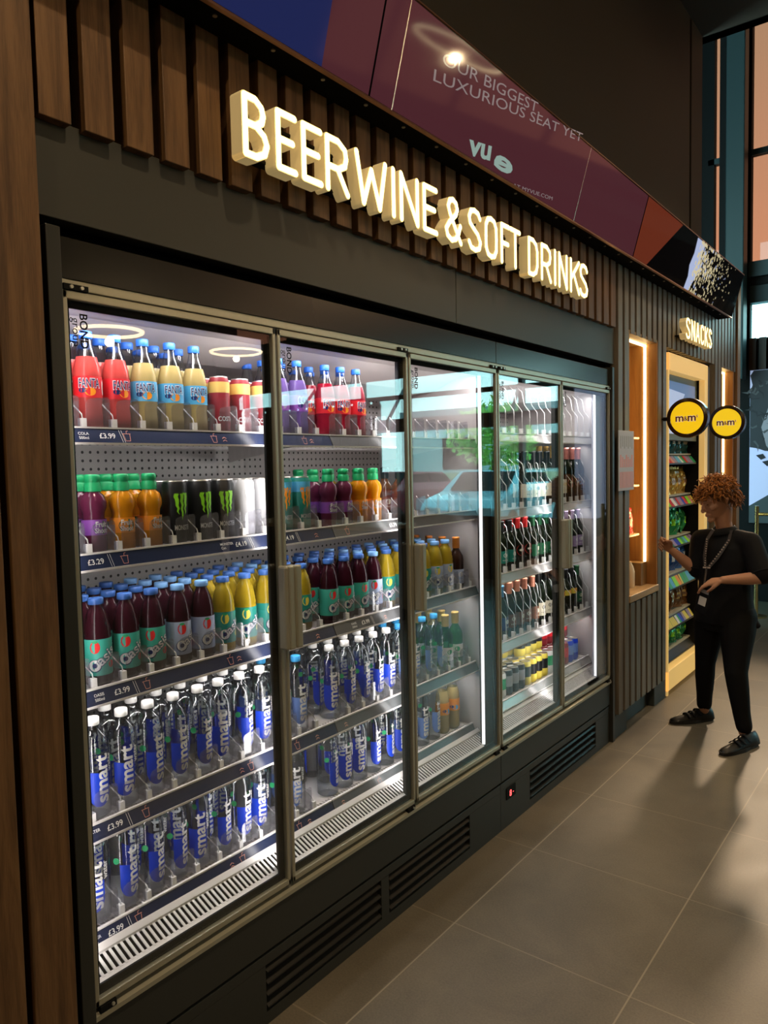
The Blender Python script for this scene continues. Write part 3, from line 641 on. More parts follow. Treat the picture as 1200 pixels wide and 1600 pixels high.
KIND['olav'] = (oasis('l_dark', 'p_lav', 'p_straw', 'caplight'), 'dark berry juice bottle with lavender label', 'juice_bottle', 'bottle', .070)
KIND['oyel'] = (oasis('l_yellow', 'p_teal', 'p_lemon'), 'yellow citrus juice bottle with teal label', 'juice_bottle', 'bottle', .070)
KIND['owhi'] = (oasis('l_yellow', 'p_lav', 'p_lemon', 'caplight'), 'yellow citrus juice bottle with pale label', 'juice_bottle', 'bottle', .070)
KIND['spur'] = (shoot('l_purple', 'p_purple'), 'purple fruit drink with green sports cap', 'squash_bottle', 'bottle', .068)
KIND['sora'] = (shoot('l_orange', 'p_orange'), 'orange fruit drink with green sports cap', 'squash_bottle', 'bottle', .068)
KIND['mblk'] = (can('p_black', 'p_lime', txt='MONSTER', claw=True), 'black energy drink can with lime claw marks', 'drink_can', 'can', .069)
KIND['mwhi'] = (can('p_silver', 'p_white', txt='MONSTER', txtm='p_grey', claw=True), 'silver energy drink can with pale claw marks', 'drink_can', 'can', .069)
KIND['mblu'] = (can('p_teal', 'p_orange', txt='MONSTER', claw=True, topm='p_sky'), 'blue and orange energy drink can', 'drink_can', 'can', .069)
KIND['coffee'] = (can('p_maroon', 'p_gold', H=.160, txt='COSTA', topm='p_gold', r=.029), 'maroon coffee can with gold top band', 'drink_can', 'can', .062)
KIND['brown'] = (wine('brownglass', 'f_black', 'p_brown', 'p_cream', .03, .19), 'small amber glass bottle with dark label', 'glass_bottle', 'bottle', .068)
KIND['cola'] = (wine('l_cola', 'f_orange', 'p_lav', 'p_white', .031, .215, labz=(.03, .11)), 'dark cola bottle with pale label', 'glass_bottle', 'bottle', .068)
KIND['gwine'] = (wine('petgreen', 'capgold', 'p_white', 'p_green', .031, .225), 'green glass bottle with gold cap', 'glass_bottle', 'bottle', .068)
KIND['juice'] = (fanta('l_amber', 'p_orange', 'p_sky', '', .029), 'small juice bottle with red and yellow label', 'juice_bottle', 'bottle', .066)
def W_(k, foil, lab, mark, desc, **kw): KIND[k] = (wine(kw.pop('glass', 'wineglass'), foil, lab, mark, **kw), desc, 'wine_bottle', 'bottle', .078)
W_('wgold', 'f_gold', 'p_cream', 'p_gold', 'sparkling wine bottle with gold foil neck', H=.30)
W_('wpink', 'f_pink', 'p_pink', 'p_cream', 'dark wine bottle with pink foil and round pink label', H=.29, disc=True)
W_('wplain', 'f_black', 'p_cream', 'p_black', 'plain dark wine bottle with black foil', H=.27)
W_('wlime', 'f_lime', 'p_leaf', 'p_cream', 'beer bottle with lime green neck and label', r=.032, H=.235)
W_('wteal', 'f_black', 'p_teal', 'p_white', 'dark beer bottle with teal label', r=.032, H=.235)
W_('wred', 'f_red', 'p_red', 'p_white', 'dark beer bottle with red neck and round red label', r=.032, H=.24, disc=True)
W_('wgreen', 'f_darkgreen', 'p_darkgreen', 'p_cream', 'dark green beer bottle with green neck', r=.032, H=.24)
W_('wviol', 'f_violet', 'p_violet', 'p_white', 'dark bottle with violet neck and label', r=.032, H=.24)
W_('wblue', 'f_steelblue', 'p_navy', 'p_white', 'dark wine bottle with steel-blue foil', r=.034, H=.25)
W_('wcop', 'f_copper', 'p_brown', 'p_cream', 'dark wine bottle with copper foil', r=.034, H=.255)
W_('wyel', 'f_black', 'p_lemon', 'p_orange', 'dark beer bottle with yellow and orange label', r=.032, H=.24, labz=(.12, .155))
for k, bm_, bd, de in (('cyel', 'p_lemon', 'p_black', 'yellow and black beer can'), ('cblk', 'p_black', 'p_grey', 'black beer can'), ('cgrn', 'p_white', 'p_green', 'white and green cider can'), ('cred', 'p_maroon', 'p_red', 'dark red can'), ('cblu', 'p_blue', 'p_paleblue', 'bright blue can')):
    KIND[k] = (smallcan(bm_, bd), de, 'drink_can', 'can', .0625)
def place(kind, x, y, z, rz, label, group):
    parts, desc, nm, cat, pitch = KIND[kind]
    if parts[0][0] == '':
        o = bpy.data.objects.new(nm, parts[0][1]); COL.objects.link(o); o.location = (x, y, z); o.rotation_euler = (0, 0, rz); tag(o, label, cat, group); return o
    r = thing(nm, label, cat, (x, y, z), group, rz)
    for pn, me in parts:
        c = bpy.data.objects.new(pn, me); COL.objects.link(c); c.parent = r
    return r
def stock(cabname, lvl, zf, xf, lanes, kinds, depth, rot=(-.45, .15), skip=0.0):
    """one lane of a kind: the front item and those behind it"""
    for i, (yc, k) in enumerate(zip(lanes, kinds)):
        if not k: continue
        p = KIND[k][4]; dd = depth[k] if isinstance(depth, dict) else depth
        for d in range(dd):
            if d and random.random() < skip: continue
            lab = '%s, %s%s, %s lane, %s' % (KIND[k][1], cabname, SHN[lvl].replace(' shelf', '') if cabname else SHN[lvl], ORD[i], ROWN[d] if cabname else ROWN[d] + ' in line')
            rz = random.uniform(*rot) if d == 0 else random.uniform(-1.2, 1.2)
            place(k, xf - p / 2 - d * p + random.uniform(-.002, .001), yc + random.uniform(-.002, .002), zf + .0025, rz, lab, KIND[k][1] + ' on the ' + SHN[lvl])
ln = LA + LB
def row(s): return [t if t != '.' else None for t in s.split()]
ZF = [z - .006 for z in ZS]
X = [x - .020 for x in XF]
stock('', 0, ZF[0], X[0], ln, row('fred fred fred fyel fyel fyel coffee coffee coffee fpur fpur fdark fdark fdark . . . . . . . .'), 3, (-.5, 0))
stock('', 1, ZF[1], X[1], ln, row('spur spur sora sora mblk mblk mblk mwhi mwhi mblu mblu spur spur sora sora . brown . . . . .'), 3, (-.35, .15))
stock('', 2, ZF[2], X[2], ln, row('ored ored ored ored olav olav oyel oyel oyel owhi oyel ored ored ored olav oyel oyel owhi oyel owhi owhi cola'), 4, (-.35, .25))
stock('', 3, ZF[3], X[3], LW + LWB, row('waterw waterw waterw waterw waterw waterw waterw waterw waterw waterb waterb waterw waterw waterw waterw waterw waterb waterb waterb waterb gwine gwine'), 4, (-.75, .15), .06)
stock('', 4, ZF[4], X[4], LW + LWB, row('waterw waterw waterw waterw waterw waterw waterw waterw waterw waterb waterb waterw waterw waterw waterw waterw waterw waterb waterb waterb juice juice'), 3, (-.75, .15), .15)
CB = 'wine cooler '
ZG = [z - .006 for z in Z2]
stock(CB, 1, ZG[1], X[1], LC, row('. . . . . . wplain wplain wplain wplain wgold wgold wpink wpink wpink'), 2)
stock(CB, 2, ZG[2], X[2], LC, row('. wlime wlime wteal wteal wred wred wgreen wgreen wgreen wviol wviol wviol wviol wviol'), 3)
stock(CB, 3, ZG[3], X[3], LC, row('. wblue wblue wblue wcop wcop wcop wcop wplain wplain wplain wyel wyel wyel wgreen'), 3)
LCN = [2.765 + .0640 * j for j in range(18)]
for d in range(7):
    for i, yc in enumerate(LCN):
        if d == 0: k = 'cgrn' if i < 5 else 'cblk' if i < 8 else 'cyel' if i < 12 else 'cgrn' if i < 14 else 'cred' if i < 16 else 'cblu'
        elif d == 1: k = 'cblk' if i < 8 else 'cyel' if i < 13 else 'cred'
        else: k = 'cyel' if i < 13 - d else random.choice(['cblk', 'cgrn', 'cyel'])
        up = d >= 2 or (d == 1 and i > 8)
        for lay in ((0, 1) if up and d == 1 else (1,) if up else (0,)):
            zz = ZG[4] + .0025 + lay * .1185
            place(k, X[4] - .031 - d * .0625, yc, zz, random.uniform(-3, 3), '%s, %s wine cooler deck, %s across, %s row' % (KIND[k][1], 'upper layer on' if lay else 'on', ORD[i], ORD[d]), KIND[k][1] + 's on the bottom deck')
# the crates of cans that carry the upper layer
for j in range(3):
    o = MB().bbox(X[4] - .031 - 6.5 * .0625, X[4] - .031 - 1.5 * .0625 - .002, LCN[0] - .03 + j * .384, LCN[0] + .345 + j * .384, ZG[4] + .0026, ZG[4] + .1205, .003).obj('can_crate', mat('grey card crate', (.30, .29, .28), .7)); tag(o, 'grey crate under the upper layer of cans, %s crate along the deck' % ORD[j], 'crate', 'crates on the wine cooler deck')

# ================================================================== SHELVING BAYS AND SNACK UNIT
def bay(label, ya, yb, zs, seed):
    b = thing('shelving_bay', label, 'shelf unit')
    xb = -.20
    MB().bbox(xb - .02, xb, ya, yb, .74, 2.33, .002).obj('back_panel', 'nichewood', b)
    MB().bbox(xb, .018, yb - .012, yb + .006, .74, 2.30, .002).obj('side_panel', wood('amber lit oak', (.42, .20, .06), (.30, .13, .035)), b)  # amber light of the strip is put into this panel's oak colour
    MB().bbox(xb, .018, ya - .006, ya + .012, .74, 2.30, .002).obj('side_panel', 'nichewood', b)
    MB().bbox(xb, .018, ya, yb, 2.289, 2.31, .002).obj('top_panel', 'nichewood', b)
    MB().bbox(xb, .028, ya - .004, yb + .004, .742, .782, .003).obj('counter_top', 'counterwood', b)
    MB().bbox(xb, -.045, yb - .115, yb - .012, .782, .925, .002).obj('end_block', 'nichewood', b)
    s = MB().box(-.062, -.048, yb - .022, yb - .010, .925, 2.285).box(-.062, -.048, ya + .012, yb - .01, 2.276, 2.287)
    s.obj('light_strip', 'led', b)
    for z in zs: MB().bbox(xb, -.085, ya + .012, yb - .03, z - .012, z, .002).obj('shelf', 'counterwood', b)
    L = area('bay_lamp', (-.055, yb - .03, 1.6), (-.5, -1, 0), .03, 1.2, 3.2, (1, .66, .26))
    return b
bay('lit oak shelving bay beside the wine cooler', 4.236, 4.748, (1.713, 1.415, 1.105), 1)
bay('narrow lit oak bay at the end of the batten wall', 6.335, 6.735, (1.713, 1.415, 1.105), 2)
# wine glass on the top shelf of the bay
g = thing('wine_glass', 'clear wine glass on the upper shelf of the oak bay', 'glass', (-.145, 4.585, 1.713))
pr = [(.030, 0), (.030, .002), (.006, .006), (.0035, .02), (.0035, .075), (.012, .085), (.034, .108), (.040, .135), (.037, .165), (.030, .195)]
MB().lathe(pr[:5], 20, cap1=False).obj('stem', 'acrylic', g); MB().lathe(pr[4:], 20, cap0=False, cap1=False).obj('bowl', clear('wine glass bowl', (.88, .84, .75), (.95, .85, .6), .12, .02, (1, .9, .7), haze=.06), g)
def bag_mesh(w_, h, d, mats, seed, text=None):
    """crumpled foil bag: bulging middle, flat crimped top and bottom, creased facets"""
    rnd = random.Random(seed); nu, nv = 9, 12; m = MB(); lean = rnd.uniform(-.12, .12)
    wav = [rnd.uniform(-.10, .06) for _ in range(nv + 1)]
    for side in (1, -1):
        vs = []
        for j in range(nv + 1):
            for i in range(nu + 1):
                u = i / nu * 2 - 1; v = j / nv
                env = math.sin(PI * min(1, max(0, (v - .06) / .86))) ** .6 if .06 < v < .92 else 0
                bul = max(0, 1 - abs(u) ** 3) ** .7 * env
                bul *= 1 + rnd.uniform(-.22, .16)
                ww = 1 - .16 * env + wav[j] * .5
                vs.append((side * d / 2 * bul + (.002 * math.sin(i * 2.2) if v > .9 else 0), u * w_ / 2 * ww + lean * w_ * v, v * h * (1 + (.03 * math.sin(i * 1.7 + seed) if j == nv else 0))))
        o = len(m.v); m.v += vs
        for j in range(nv):
            for i in range(nu):
                f = (j * (nu + 1) + i, j * (nu + 1) + i + 1, (j + 1) * (nu + 1) + i + 1, (j + 1) * (nu + 1) + i)
                if side < 0: f = f[::-1]
                m.f.append(tuple(o + a for a in f)); m.mi.append(1 if (4 <= j <= 6 and 3 <= i <= 5 and side > 0) or (j == 9 and 2 <= i <= 6 and side > 0 and seed % 2) else 0); m.sm.append(False)
    if text: put_text(m, text, (d / 2 * 1.08, 0, h * .40), (0, 1, 0), (0, 0, 1), h * .20, 2, bold=.03, width=w_ * .32, center=True)
    return m.mesh('snack_bag', mats)
for n, c in dict(b_gold=(.62, .36, .06), b_green=(.02, .28, .08), b_blue=(.02, .09, .32), b_brown=(.20, .08, .02), b_red=(.62, .03, .04), b_teal=(.02, .14, .16), b_choc=(.28, .12, .03)).items(): MT[n] = mat('foil bag ' + n, c, .26, .35)
sp = thing('snack_stand', 'honey-yellow framed snack display stand with angled shelves', 'display stand')
MB().bbox(-.30, .020, 4.962, 4.985, .0, 2.262, .004).obj('side_frame', 'yellowframe', sp)
MB().bbox(-.30, .020, 5.840, 5.925, .03, 2.262, .004).obj('side_frame', 'yellowframe', sp)
MB().prism([(4.962, 2.150), (5.845, 2.150), (5.845, 2.262), (4.962, 2.262)], 'x', -.30, .020).obj('top_frame', 'yellowframe', sp)
MB().bbox(-.30, .020, 4.962, 5.925, .030, .165, .004).obj('bottom_frame', 'yellowframe', sp)
MB().box(-.46, -.44, 4.985, 5.84, .03, 2.15).obj('back_panel', 'gap', sp)
MB().box(-.44, -.02, 5.832, 5.840, .165, 2.15).box(-.44, -.02, 4.985, 4.990, .165, 2.15).obj('inner_lining', 'black', sp)
scr = MB().bbox(-.085, -.035, 4.992, 5.835, 1.70, 2.145, .004).obj('screen_housing', mat('grey screen bezel', (.14, .20, .20), .4), sp)
MB().box(-.034, -.033, 5.05, 5.78, 1.745, 2.10).obj('display_image', mat('blue screen image', (.05, .1, .2), .3, emit=(.16, .27, .50), es=.45), scr)
MB().prism([(5.05, 1.745), (5.46, 1.745), (5.50, 1.86), (5.42, 1.95), (5.52, 2.03), (5.05, 2.05)], 'x', -.033, -.0325).obj('display_cloud', mat('pale screen shape', (.4, .5, .7), .3, emit=(.42, .52, .80), es=.55), scr)
rows = [(1.612, 1.545, 'b_teal', 'blue and gold'), (1.32, 1.245, 'b_gold', 'gold'), (1.025, .965, 'b_green', 'green'), (.765, .675, 'b_blue', 'blue'), (.475, .40, 'b_brown', 'brown'), (.235, .18, 'b_green', 'dark green')]
cols = ['p_lime', 'p_pink', 'p_sky', 'p_red', 'p_lemon', 'p_white', 'p_green', 'p_blue', 'p_violet', 'p_orange']
for r_i, (zb, zl, bm_, bd) in enumerate(rows):
    x1 = -.075
    sh = MB().bbox(-.44, x1, 4.992, 5.83, zb - .012, zb, .002).obj('shelf', mat('pale shelf lip', (.50, .47, .38), .4), sp)
    f = MB().prism([(x1 - .004, zb - .014), (x1 + .040, zl - .004), (x1 + .036, zl - .010), (x1 - .010, zb - .02)], 'y', 4.992, 5.80); f.prism([(x1 + .036, zl - .010), (x1 + .044, zl - .010), (x1 + .044, zl - .002), (x1 + .036, zl - .002)], 'y', 4.992, 5.81); f.obj('ticket_rail', 'metal_dark', sh)
    if r_i < 5:
        rnd = random.Random(r_i); yy = 4.998; q = MB(); v = Vector((-.044, 0, zb - zl - .01)); nn = Vector((zb - zl - .01, 0, .044)).normalized() * .0015
        while yy < 5.77:
            wd = rnd.uniform(.03, .085); A = Vector((x1 + .038, yy, zl)) + nn; sk = Vector((0, rnd.uniform(-.012, .012), 0))
            q.add([A, A + Vector((0, wd, 0)), A + Vector((0, wd, 0)) + v * .82 + sk, A + v * .82 + sk], [(0, 1, 2, 3)], rnd.randrange(len(cols))); yy += wd + .003
        q.obj('ticket_strip', cols, sh)
    me = [bag_mesh(.138, .195 if r_i != 5 else .14, .064, [bm_, ('p_cream', 'p_white', 'p_lime', 'p_white', 'p_gold', 'p_lime')[r_i], 'p_brown'], 10 * r_i + k, 'm' if r_i in (1, 4) else None) for k in range(3)]
    for c_ in range(6):
        for d in range(2 if c_ < 5 else 1):
            o = bpy.data.objects.new('snack_bag', me[(c_ + 2 * d) % 3]); COL.objects.link(o); o.location = (x1 - .045 - d * .075, 5.075 + c_ * .138, zb + .001); o.rotation_euler = (0, -.08, random.uniform(-.4, .25))
            tag(o, '%s foil snack bag on %s shelf of snack stand, %s along, %s' % (bd, ORD[r_i], ORD[c_], 'front' if d == 0 else 'behind'), 'snack bag', 'snack bags on the stand shelf ' + ORD[r_i])
area('stand_lamp', (-.06, 5.4, 2.13), (-.2, 0, -1), .7, .04, 2.0, (1, .9, .7))
# red bags in the oak bay
for k, (y, z) in enumerate(((4.56, 1.105), (4.655, 1.105))):
    me = bag_mesh(.085, .165, .05, ['b_red', 'p_cream', 'p_white'], 90 + k)
    o = bpy.data.objects.new('snack_bag', me); COL.objects.link(o); o.location = (-.13, y, z); o.rotation_euler = (0, -.06, -.35)
    tag(o, ('red and cream sweet bag half hidden by the batten, oak bay shelf', 'red and cream sweet bag in the oak bay, nearer the light strip')[k], 'snack bag', 'red bags in the oak bay')
o = MB().lathe([(.03, 0), (.034, .01), (.034, .10), (.026, .13), (.016, .15), (.016, .16)], 18).obj('cream_bottle', mat('cream plastic', (.75, .62, .45), .4)); o.location = (-.09, 4.545, .782); tag(o, 'cream plastic bottle on the oak bay counter behind the batten', 'bottle')

# round projecting signs
def roundel(x, y, z, rad, label):
    t = thing('round_sign', label, 'sign', (x, y, z), 'round yellow projecting signs')
    m = MB(); n = 40; prof = [(rad * .80, -.022), (rad * .86, -.026), (rad, -.022), (rad, .03), (rad * .94, .03)]
    ring = []
    vs = []; fs = []
    for r_, yy in prof:
        for k in range(n): a = 2 * PI * k / n; vs.append((r_ * math.cos(a), yy, r_ * math.sin(a)))
    for i in range(4):
        for k in range(n): fs.append((i * n + k, i * n + (k + 1) % n, (i + 1) * n + (k + 1) % n, (i + 1) * n + k))
    fs.append(tuple(range(4 * n, 5 * n))); fs.append(tuple(range(n)))
    m.add(vs, fs, 0); m.obj('sign_case', mat('dark brown gloss rim', (.03, .014, .006), .2), t)
    MB().disc((0, -.0225, 0), rad * .83, (0, -1, 0), 40).obj('sign_face', mat('lit yellow face', (1, .72, .02), .4, emit=(1, .64, .01), es=.62), t)
    q = MB()
    for mi_, (dy, s, bo) in enumerate(((-.0232, 1.0, .055), (-.0240, 1.0, .02))):
        put_text(q, 'm', (-.078 * rad * .84 / .118, dy, -.020), (1, 0, 0), (0, 0, 1), .075 * rad * .84 / .118, mi_, bold=bo, width=.056 * rad * .84 / .118)
        put_text(q, '&', (-.021 * rad * .84 / .118, dy, -.017), (1, 0, 0), (0, 0, 1), .045 * rad * .84 / .118, mi_, bold=bo * .7, width=.027 * rad * .84 / .118)
        put_text(q, 'm', (.006 * rad * .84 / .118, dy, -.020), (1, 0, 0), (0, 0, 1), .075 * rad * .84 / .118, mi_, bold=bo, width=.056 * rad * .84 / .118)
        put_text(q, "s", (.064 * rad * .84 / .118, dy, .000), (1, 0, 0), (0, 0, 1), .035 * rad * .84 / .118, mi_, bold=bo * .5)
    q.obj('sign_lettering', [mat('white letter edge', (.95, .9, .85), .5, emit=(1, .9, .8), es=.35), mat('brown letters', (.16, .035, .01), .5)], t)
    MB().cyl((-rad + .002, 0, 0), .012, x - rad - .005, (-1, 0, 0), 12).obj('wall_bracket', 'black', t)
    return t
roundel(.170, 4.86, 1.826, .123, 'round yellow sign with brown lettering in front of the snack stand')
roundel(.172, 5.86, 1.832, .123, 'round yellow sign with brown lettering nearer the far end bay')

# sign reflection put in as a flat card on the battens
t = thing('reflection_card', 'painted reflection of a pale sign, red and grey, on the battens beside the wine cooler', 'notice', (.030, 4.03, 1.40))
MB().bbox(0, .004, 0, .245, 0, .335, .001).obj('card', mat('lavender card', (.50, .50, .58), .5), t)
q = MB()
for k in range(7): q.box(.004, .0046, .025 + k * .030, .040 + k * .030, .235 + .01 * (k % 2), .305, 1); q.box(.004, .0046, .022 + k * .030, .042 + k * .030, .130, .200 - .012 * (k % 3), 0)
for k in range(9): q.box(.004, .0046, .02 + k * .024, .034 + k * .024, .015, .105, 0)
q.obj('print', ['p_pink', 'p_grey'], t)

# ================================================================== ILLUMINATED LETTERS
STROKES = {
 'B': [[(0, 0), (0, 1), (.5, 1), (.78, .9), (.85, .77), (.78, .64), (.5, .54), (0, .54)], [(.5, .54), (.88, .42), (1, .27), (.88, .1), (.5, 0), (0, 0)]],
 'E': [[(1, 1), (0, 1), (0, 0), (1, 0)], [(0, .52), (.85, .52)]],
 'R': [[(0, 0), (0, 1), (.55, 1), (.9, .88), (.95, .72), (.88, .56), (.55, .45), (0, .45)], [(.5, .45), (1, 0)]],
 'W': [[(0, 1), (.22, 0), (.5, .75), (.78, 0), (1, 1)]],
 'I': [[(.5, 0), (.5, 1)]],
 'N': [[(0, 0), (0, 1), (1, 0), (1, 1)]],
 '&': [[(1, 0), (.3, .62), (.18, .8), (.28, .95), (.5, 1), (.7, .94), (.78, .8), (.68, .66), (.25, .42), (.03, .24), (.12, .08), (.38, 0), (.65, .06), (.85, .22), (.98, .42)]],
 'S': [[(.95, .84), (.8, .96), (.5, 1), (.2, .96), (.05, .8), (.12, .64), (.42, .53), (.75, .42), (.97, .24), (.88, .07), (.55, 0), (.2, .03), (.02, .16)]],
 'O': [[(.5, 0), (.2, .04), (.02, .2), (0, .5), (.02, .8), (.2, .96), (.5, 1), (.8, .96), (.98, .8), (1, .5), (.98, .2), (.8, .04), (.5, 0)]],
 'F': [[(1, 1), (0, 1), (0, 0)], [(0, .52), (.85, .52)]],
 'T': [[(0, 1), (1, 1)], [(.5, 1), (.5, 0)]],
 'D': [[(0, 0), (0, 1), (.5, 1), (.85, .9), (1, .7), (1, .3), (.85, .1), (.5, 0), (0, 0)]],
 'K': [[(0, 0), (0, 1)], [(1, 1), (.05, .42)], [(.32, .6), (1, 0)]],
 'A': [[(0, 0), (.5, 1), (1, 0)], [(.2, .33), (.8, .33)]],
 'C': [[(1, .84), (.82, .96), (.5, 1), (.18, .95), (.0, .78), (0, .22), (.18, .05), (.5, 0), (.82, .04), (1, .16)]],
}
def letter(ch, y0, y1, z0, z1, xb, xf, wd, parent):
    """neon-style letter: rounded strokes with a cream side wall and a glowing face"""
    h = wd / 2; ya, yb, za, zb = y0 + h, y1 - h, z0 + h, z1 - h
    if ch == 'I': ya, yb = (y0 + y1) / 2 - .0001, (y0 + y1) / 2 + .0001
    sd = MB(); fc = MB(); rim = MB()
    for st in STROKES[ch]:
        P = [(ya + a * (yb - ya), za + b * (zb - za)) for a, b in st]
        for r_, mb_, xa, xc in ((h, sd, xb, xf), (h - .0012, rim, xf, xf + .0012), (h * .70, fc, xf + .0012, xf + .0022)):
            for (a, b) in P: mb_.cyl((xa, a, b), r_, xc - xa, (1, 0, 0), 14)
            for i in range(len(P) - 1):
                a = Vector(P[i]); b = Vector(P[i + 1]); d = (b - a)
                if d.length < 1e-5: continue
                d.normalize(); n_ = Vector((-d.y, d.x)) * r_
                mb_.prism([tuple(a - n_), tuple(b - n_), tuple(b + n_), tuple(a + n_)], 'x', xa, xc)
    L = sd.obj('letter_body', 'letterside', parent); rim.obj('letter_rim', 'letterrim', L); fc.obj('letter_face', 'letterface', L)
    f2 = MB().cyl((.02, (y0 + y1) / 2, z0 + .004), .006, xb - .0, (1, 0, 0), 8)
    return L
DYS = -.0
sg = thing('illuminated_sign', 'long warm neon-style sign reading beer wine and soft drinks', 'sign')
LY = [(1.292, 1.386), (1.406, 1.489), (1.501, 1.59), (1.597, 1.704), (1.726, 1.886), (1.903, 1.929), (1.947, 2.057), (2.076, 2.169), (2.206, 2.325), (2.359, 2.465), (2.483, 2.584), (2.605, 2.686), (2.68, 2.776), (2.837, 2.935), (2.957, 3.065), (3.082, 3.116), (3.133, 3.232), (3.258, 3.37), (3.363, 3.469)]
for ch, (a, b) in zip('BEERWINE&SOFTDRINKS', LY): letter(ch, a, b, 2.338, 2.500, .052, .092, .0215, sg)
sg2 = thing('illuminated_sign', 'short warm neon-style sign reading snacks above the snack stand', 'sign')
for ch, (a, b) in zip('SNACKS', [(5.067, 5.17), (5.195, 5.28), (5.30, 5.395), (5.418, 5.497), (5.520, 5.604), (5.622, 5.708)]): letter(ch, a, b, 2.352, 2.492, .055, .098, .019, sg2)
MB().box(.022, .055, 1.33, 3.44, 2.36, 2.368).box(.022, .055, 1.33, 3.44, 2.46, 2.468).obj('mounting_rail', 'black', sg)
MB().box(.020, .055, 5.09, 5.69, 2.375, 2.383).obj('mounting_rail', 'black', sg2)

# ================================================================== SCREEN RIBBON ABOVE THE SIGN
BX, BZ, TX, TZ = .120, 2.645, .205, 2.945
NV = Vector((TZ - BZ, 0, -(TX - BX))).normalized(); UV = Vector((TX - BX, 0, TZ - BZ)).normalized(); HH = math.hypot(TX - BX, TZ - BZ)
def on(y, f, lift=.001): return Vector((BX, y, BZ)) + UV * (f * HH) + NV * lift
ems = lambda n, c, e: mat(n, (.01, .01, .01), .06, 0, .22, emit=c, es=e)
MT['scr_reflect'] = ems('painted rose reflection', (.115, .028, .040), .55); MT['scr_blue'] = ems('navy picture', (.012, .020, .10), .75)  # maroon: reflection of the rose windows painted as glow; navy: picture
MT['scr_text_reflect'] = ems('reflected white caption', (.62, .50, .50), .35); MT['scr_logo_reflect'] = ems('reflected pale logo', (.45, .62, .55), .55)  # caption and logo are reflections, painted on as dim glow
MT['scr_red'] = ems('brick red picture', (.20, .035, .015), .6); MT['scr_pop'] = ems('popcorn kernels', (.85, .72, .42), .75); MT['scr_pale'] = ems('pale blue glow', (.50, .58, .85), .8)
MT['scr_glint'] = mat('bright reflection line', (.8, .75, .72), .25, .7)  # for thin reflections painted across the screen as bright lines
def quad(mb, y0, y1, f0, f1, mi=0, lift=.001): mb.add([on(y0, f0, lift), on(y1, f0, lift), on(y1, f1, lift), on(y0, f1, lift)], [(0, 1, 2, 3)], mi)
def screen(y0, y1, label):
    s = thing('video_screen', label, 'screen', (0, 0, 0), 'screens along the top of the batten wall')
    b = MB(); pts = [on(0, 0, 0), on(0, 1, 0), on(0, 1, -.04), on(0, 0, -.05)]
    b.prism([(p.x, p.z) for p in pts], 'y', y0 + .003, y1 - .003); b.obj('screen_body', 'screen', s)
    MB().prism([(BX - .004, BZ - .010), (BX + .006, BZ - .008), (BX + .004, BZ), (BX - .01, BZ)], 'y', y0, y1).prism([(TX - .01, TZ), (TX + .004, TZ + .001), (TX + .003, TZ + .006), (TX - .01, TZ + .005)], 'y', y0, y1).obj('screen_edge', mat('bronze edge', (.25, .13, .09), .3, .7), s)
    return s
sA = screen(-.47, 1.766, 'navy and maroon screen above the start of the long sign')
q = MB(); quad(q, -.46, 1.56, .01, .99, 1); quad(q, 1.56, 1.762, .01, .99, 0)
q.obj('screen_fill', ['scr_reflect', 'scr_blue'], sA)
SC_ = [(2.076, 0.662), (2.734, 0.898), (2.047, 0.471), (3.13, 0.965), (2.316, 0.03), (2.464, 0.102), (2.492, 0.072), (2.631, 0.074), (2.658, -0.03), (2.994, 0.088)]
sB = screen(1.766, 4.002, 'maroon screen with a faint reflected seat caption and reflected pale logo')
q = MB(); quad(q, 1.770, 3.998, .01, .99, 0); q.obj('screen_fill', 'scr_reflect', sB)
q = MB(); U = Vector((0, 1, 0))
def slant(q, t, a, b, size, mi=0, bold=0, flip=False):
    A = on(a[0], a[1], .002); B = on(b[0], b[1], .002); u = (B - A); L_ = u.length; u.normalize(); v = NV.cross(u).normalized()
    if v.z < 0: v = -v
    if flip: put_text(q, t, B, -u, v, size, mi, bold=bold, width=L_)
    else: put_text(q, t, A, u, v, size, mi, bold=bold, width=L_)
slant(q, 'OUR BIGGEST,', SC_[0], SC_[1], .050); slant(q, 'LUXURIOUS SEAT YET', SC_[2], SC_[3], .048)
q.obj('reflected_caption', 'scr_text_reflect', sB)
q = MB(); slant(q, 'vu', SC_[4], SC_[5], .095, bold=.03); slant(q, 'e', SC_[6], SC_[7], .095, bold=.03, flip=True); q.obj('reflected_logo', 'scr_logo_reflect', sB)
q = MB(); slant(q, 'AT MYVUE.COM', SC_[8], SC_[9], .020); q.obj('reflected_caption', 'scr_text_reflect', sB)
q = MB(); quad(q, 1.873, 1.877, .0, 1, 0, .002); q.obj('reflection_line', 'scr_glint', sB); q = MB(); quad(q, 3.231, 3.235, .0, 1, 0, .002); q.obj('reflection_line', 'scr_glint', sB)
sC = screen(4.002, 6.20, 'dark screen showing a burst of popcorn at the end')
rnd = random.Random(3)
q = MB(); q.add([on(4.01, .01), on(4.22, .01), on(4.62, .99), on(4.01, .99)], [(0, 1, 2, 3)], 0)
q.obj('screen_fill', 'scr_red', sC)
q = MB()
pts = [(4.93, .0), (4.95, .25), (4.92, .45), (4.95, .7), (4.94, .99), (5.12, .99), (5.10, .7), (5.13, .45), (5.07, .2), (5.02, .0)]
q.add([on(a, b, .0015) for a, b in pts], [tuple(range(len(pts)))], 1)
